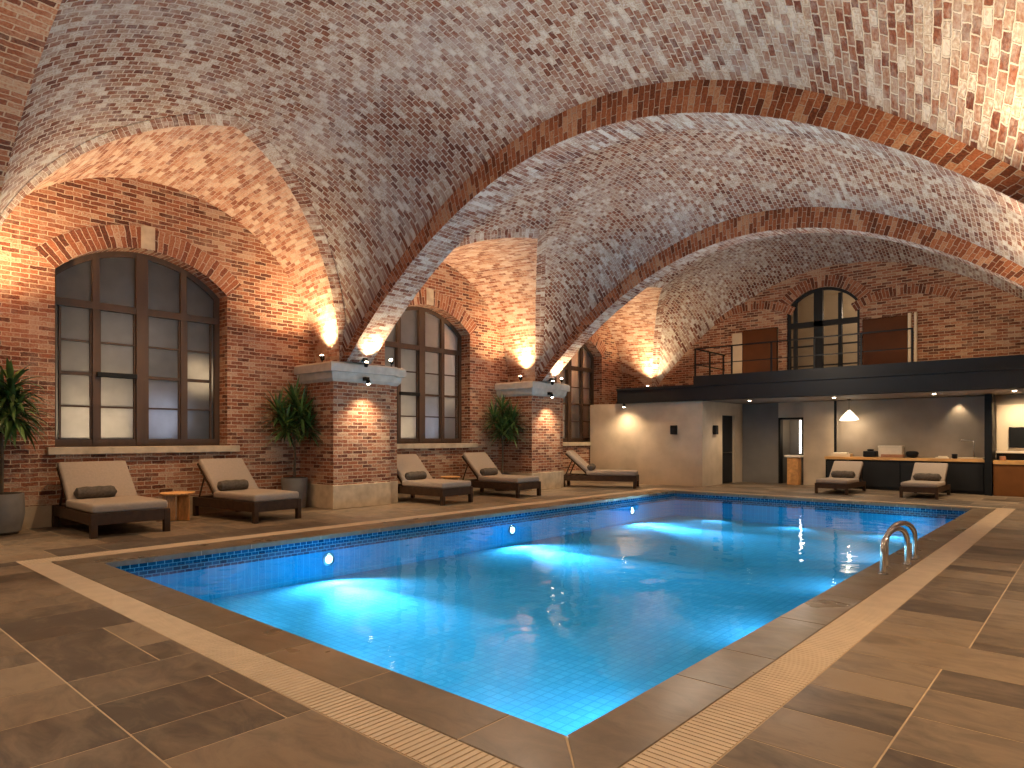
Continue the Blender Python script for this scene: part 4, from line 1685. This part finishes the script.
link('raised_shelf', bm, 'linen', root)
bm = bmesh.new()
bx(bm, -2.07, WX_R, 21.66, 21.70, 1.1, 2.35)
tag(link('wall_panel_beige', bm, 'beige'), 'cream wall panel behind the reception desk', 'wall panel', kind='structure')
bm = bmesh.new()
bbx(bm, -1.80, -0.6, 21.60, 21.66, 1.22, 1.76, 0.008)
tag(link('wall_screen', bm, 'black'), 'black screen on the cream wall behind the desk', 'screen')
# wall boxes
for loc, lab in (((-9.92, 18.75, 1.72), 'small black wall speaker on the front of the plastered block'), ((-8.97, 19.6, 1.72), 'small black wall speaker on the side of the plastered block')):
    t = thing('wall_speaker', lab, 'speaker', loc, 0 if loc[1] < 19 else R(90), 'black wall speakers')
    bm = bmesh.new()
    bbx(bm, -0.10, 0.10, -0.07, 0.028, -0.14, 0.14, 0.012)
    link('body', bm, 'black', t)
    bm = bmesh.new()
    bx(bm, -0.085, 0.085, -0.074, -0.071, -0.125, 0.06)
    link('grille', bm, 'steel_dark', t)
# ceiling downlights under the gallery
for k, xx in enumerate((-8.0, -5.6, -3.2, -1.55)):
    t = thing('recessed_downlight', 'small round downlight in the gallery underside, %s from the left' % ['first', 'second', 'third', 'fourth'][k], 'downlight', (xx, 19.9, 2.618), 0, 'recessed downlights under the gallery')
    bm = bmesh.new()
    lathe(bm, [(0.05, -0.012), (0.075, -0.008), (0.075, 0.0)], 20)
    link('trim_ring', bm, 'steel', t)
    bm = bmesh.new()
    lathe(bm, [(0.01, -0.026), (0.03, -0.024), (0.045, -0.013)], 20)
    link('lens', bm, 'bulb', t)
t = spot_fix((-11.62, 18.57, 2.51), (0, -0.1, -1), 'small spotlight under the left end of the gallery beam', up='hang')

# pendant lamp
t = thing('pendant_lamp', 'glowing pleated cream pendant lamp over the counter', 'pendant lamp', (-5.55, 21.2, 0))
bm = bmesh.new()
tube(bm, [(0, 0, 2.618), (0, 0, 2.25)], 0.006, 6)
tube(bm, [(0, 0, 2.618), (0, 0, 2.60)], 0.05, 14)
link('cord', bm, 'black', t)
bm = bmesh.new()
n = 40
rings = []
for r_, z_ in ((0.03, 2.27), (0.09, 2.22), (0.21, 2.06), (0.24, 2.00)):
    rings.append([bm.verts.new(((r_ * (1 + 0.10 * math.sin(k * PI / 2))) * math.cos(2 * PI * k / n), (r_ * (1 + 0.10 * math.sin(k * PI / 2))) * math.sin(2 * PI * k / n), z_ + 0.03 * math.sin(2 * PI * k / n))) for k in range(n)])
for a, b in zip(rings, rings[1:]):
    for k in range(n):
        bm.faces.new((a[k], a[(k + 1) % n], b[(k + 1) % n], b[k]))
link('lamp_shade', bm, 'lamp_shade_lit', t, True)
light('pendant_bulb', 'POINT', (-5.55, 21.2, 1.93), 14, WARM2, None, 0.05)
light('kitchen_bulb', 'SPOT', (-2.9, 21.55, 2.5), 22, WARM2, (-2.9, 21.75, 0.9), 0.04, 90, 0.8)

# things on the counter
ZT = 0.922
t = thing('serving_tray', 'pale wooden tray on the left end of the worktop', 'tray', (-5.75, 21.25, ZT))
bm = bmesh.new()
bbx(bm, -0.26, 0.26, -0.15, 0.15, 0, 0.02, 0.005)
for s in (-1, 1):
    bbx(bm, -0.26, 0.26, s * 0.14 - 0.01, s * 0.14 + 0.01, 0.018, 0.09, 0.004)
    bbx(bm, s * 0.25 - 0.01, s * 0.25 + 0.01, -0.14, 0.14, 0.018, 0.09, 0.004)
link('body', bm, 'beige', t)
bm = bmesh.new()
bbx(bm, -0.22, 0.16, -0.12, 0.12, 0.022, 0.12, 0.02, 3)
tag(link('folded_cloth', bm, 'linen', t), 'folded cream cloth')
t = thing('coffee_machine', 'squat black appliance on the worktop beside the cream box', 'appliance', (-5.0, 21.3, ZT))
bm = bmesh.new()
bbx(bm, -0.17, 0.17, -0.14, 0.14, 0, 0.17, 0.02, 3)
link('body', bm, 'black', t)
bm = bmesh.new()
lathe(bm, [(0.07, 0.17), (0.09, 0.19), (0.09, 0.22), (0.04, 0.235)], 18)
link('lid', bm, 'steel_dark', t, True)
t = thing('storage_box', 'cream cardboard box standing on the worktop', 'box', (-4.5, 21.43, ZT))
bm = bmesh.new()
bbx(bm, -0.30, 0.30, -0.14, 0.14, 0, 0.30, 0.008)
link('body', bm, 'linen', t)
bm = bmesh.new()
bbx(bm, -0.31, 0.31, -0.15, 0.15, 0.27, 0.33, 0.008)
link('lid', bm, 'linen', t)
t = thing('wooden_tray', 'low brown tray in front of the cream box', 'tray', (-4.4, 21.14, ZT))
bm = bmesh.new()
bbx(bm, -0.28, 0.28, -0.11, 0.11, 0, 0.09, 0.015)
link('body', bm, 'terracotta', t)
bm = bmesh.new()
lathe(bm, [(0.06, 0), (0.13, 0.03), (0.16, 0.12), (0.14, 0.17), (0.06, 0.19)], 20)
tag(link('round_pot', bm, 'black', None, True), 'round black pot on the worktop right of the box', 'pot').location = (-3.93, 21.2, ZT)
bm = bmesh.new()
bbx(bm, -0.16, 0.16, -0.1, 0.1, 0, 0.03, 0.006)
bbx(bm, -0.10, 0.10, -0.07, 0.07, 0.03, 0.06, 0.006)
tag(link('folded_napkins', bm, 'linen'), 'small stack of cream napkins left of the dark cup', 'napkins').location = (-3.22, 21.3, ZT)
bm = bmesh.new()
lathe(bm, [(0.05, 0), (0.065, 0.02), (0.07, 0.12), (0.06, 0.125), (0.055, 0.03)], 18)
tag(link('dark_cup', bm, 'black', None, True), 'dark cup standing on the worktop near the tap', 'cup').location = (-2.92, 21.08, ZT)
bm = bmesh.new()
bbx(bm, -0.36, 0.36, -0.2, 0.2, 0, 0.03, 0.01)
tag(link('sink_basin', bm, 'beige'), 'pale sink surround set on the worktop under the tap', 'sink').location = (-2.66, 21.38, ZT)
t = thing('faucet', 'slim chrome tap with a bent spout over the sink', 'tap', (-2.55, 21.50, ZT + 0.031))
bm = bmesh.new()
tube(bm, [(0, 0, 0), (0, 0, 0.42), (-0.02, 0, 0.45), (-0.28, -0.05, 0.47), (-0.31, -0.05, 0.42)], 0.015, 10)
link('spout', bm, 'steel', t, True)
bm = bmesh.new()
lathe(bm, [(0.03, 0), (0.03, 0.03), (0.018, 0.04)], 16)
link('base', bm, 'steel', t)
bm = bmesh.new()
lathe(bm, [(0.05, 0), (0.07, 0.02), (0.07, 0.10), (0.04, 0.11)], 18)
tag(link('small_jar', bm, 'terracotta', None, True), 'small brown jar on the desk just right of the black post', 'jar').location = (-1.88, 21.0, 0.902)

# rear closure of the hall above the gallery and end wall under it
bm = bmesh.new()
bx(bm, WX_L - .2, WX_R, 23.1, 23.3, 0, 3.1)
tag(link('wall_rear', bm, 'grey_wall'), 'rear wall closing the rooms under the gallery', 'wall', kind='structure')
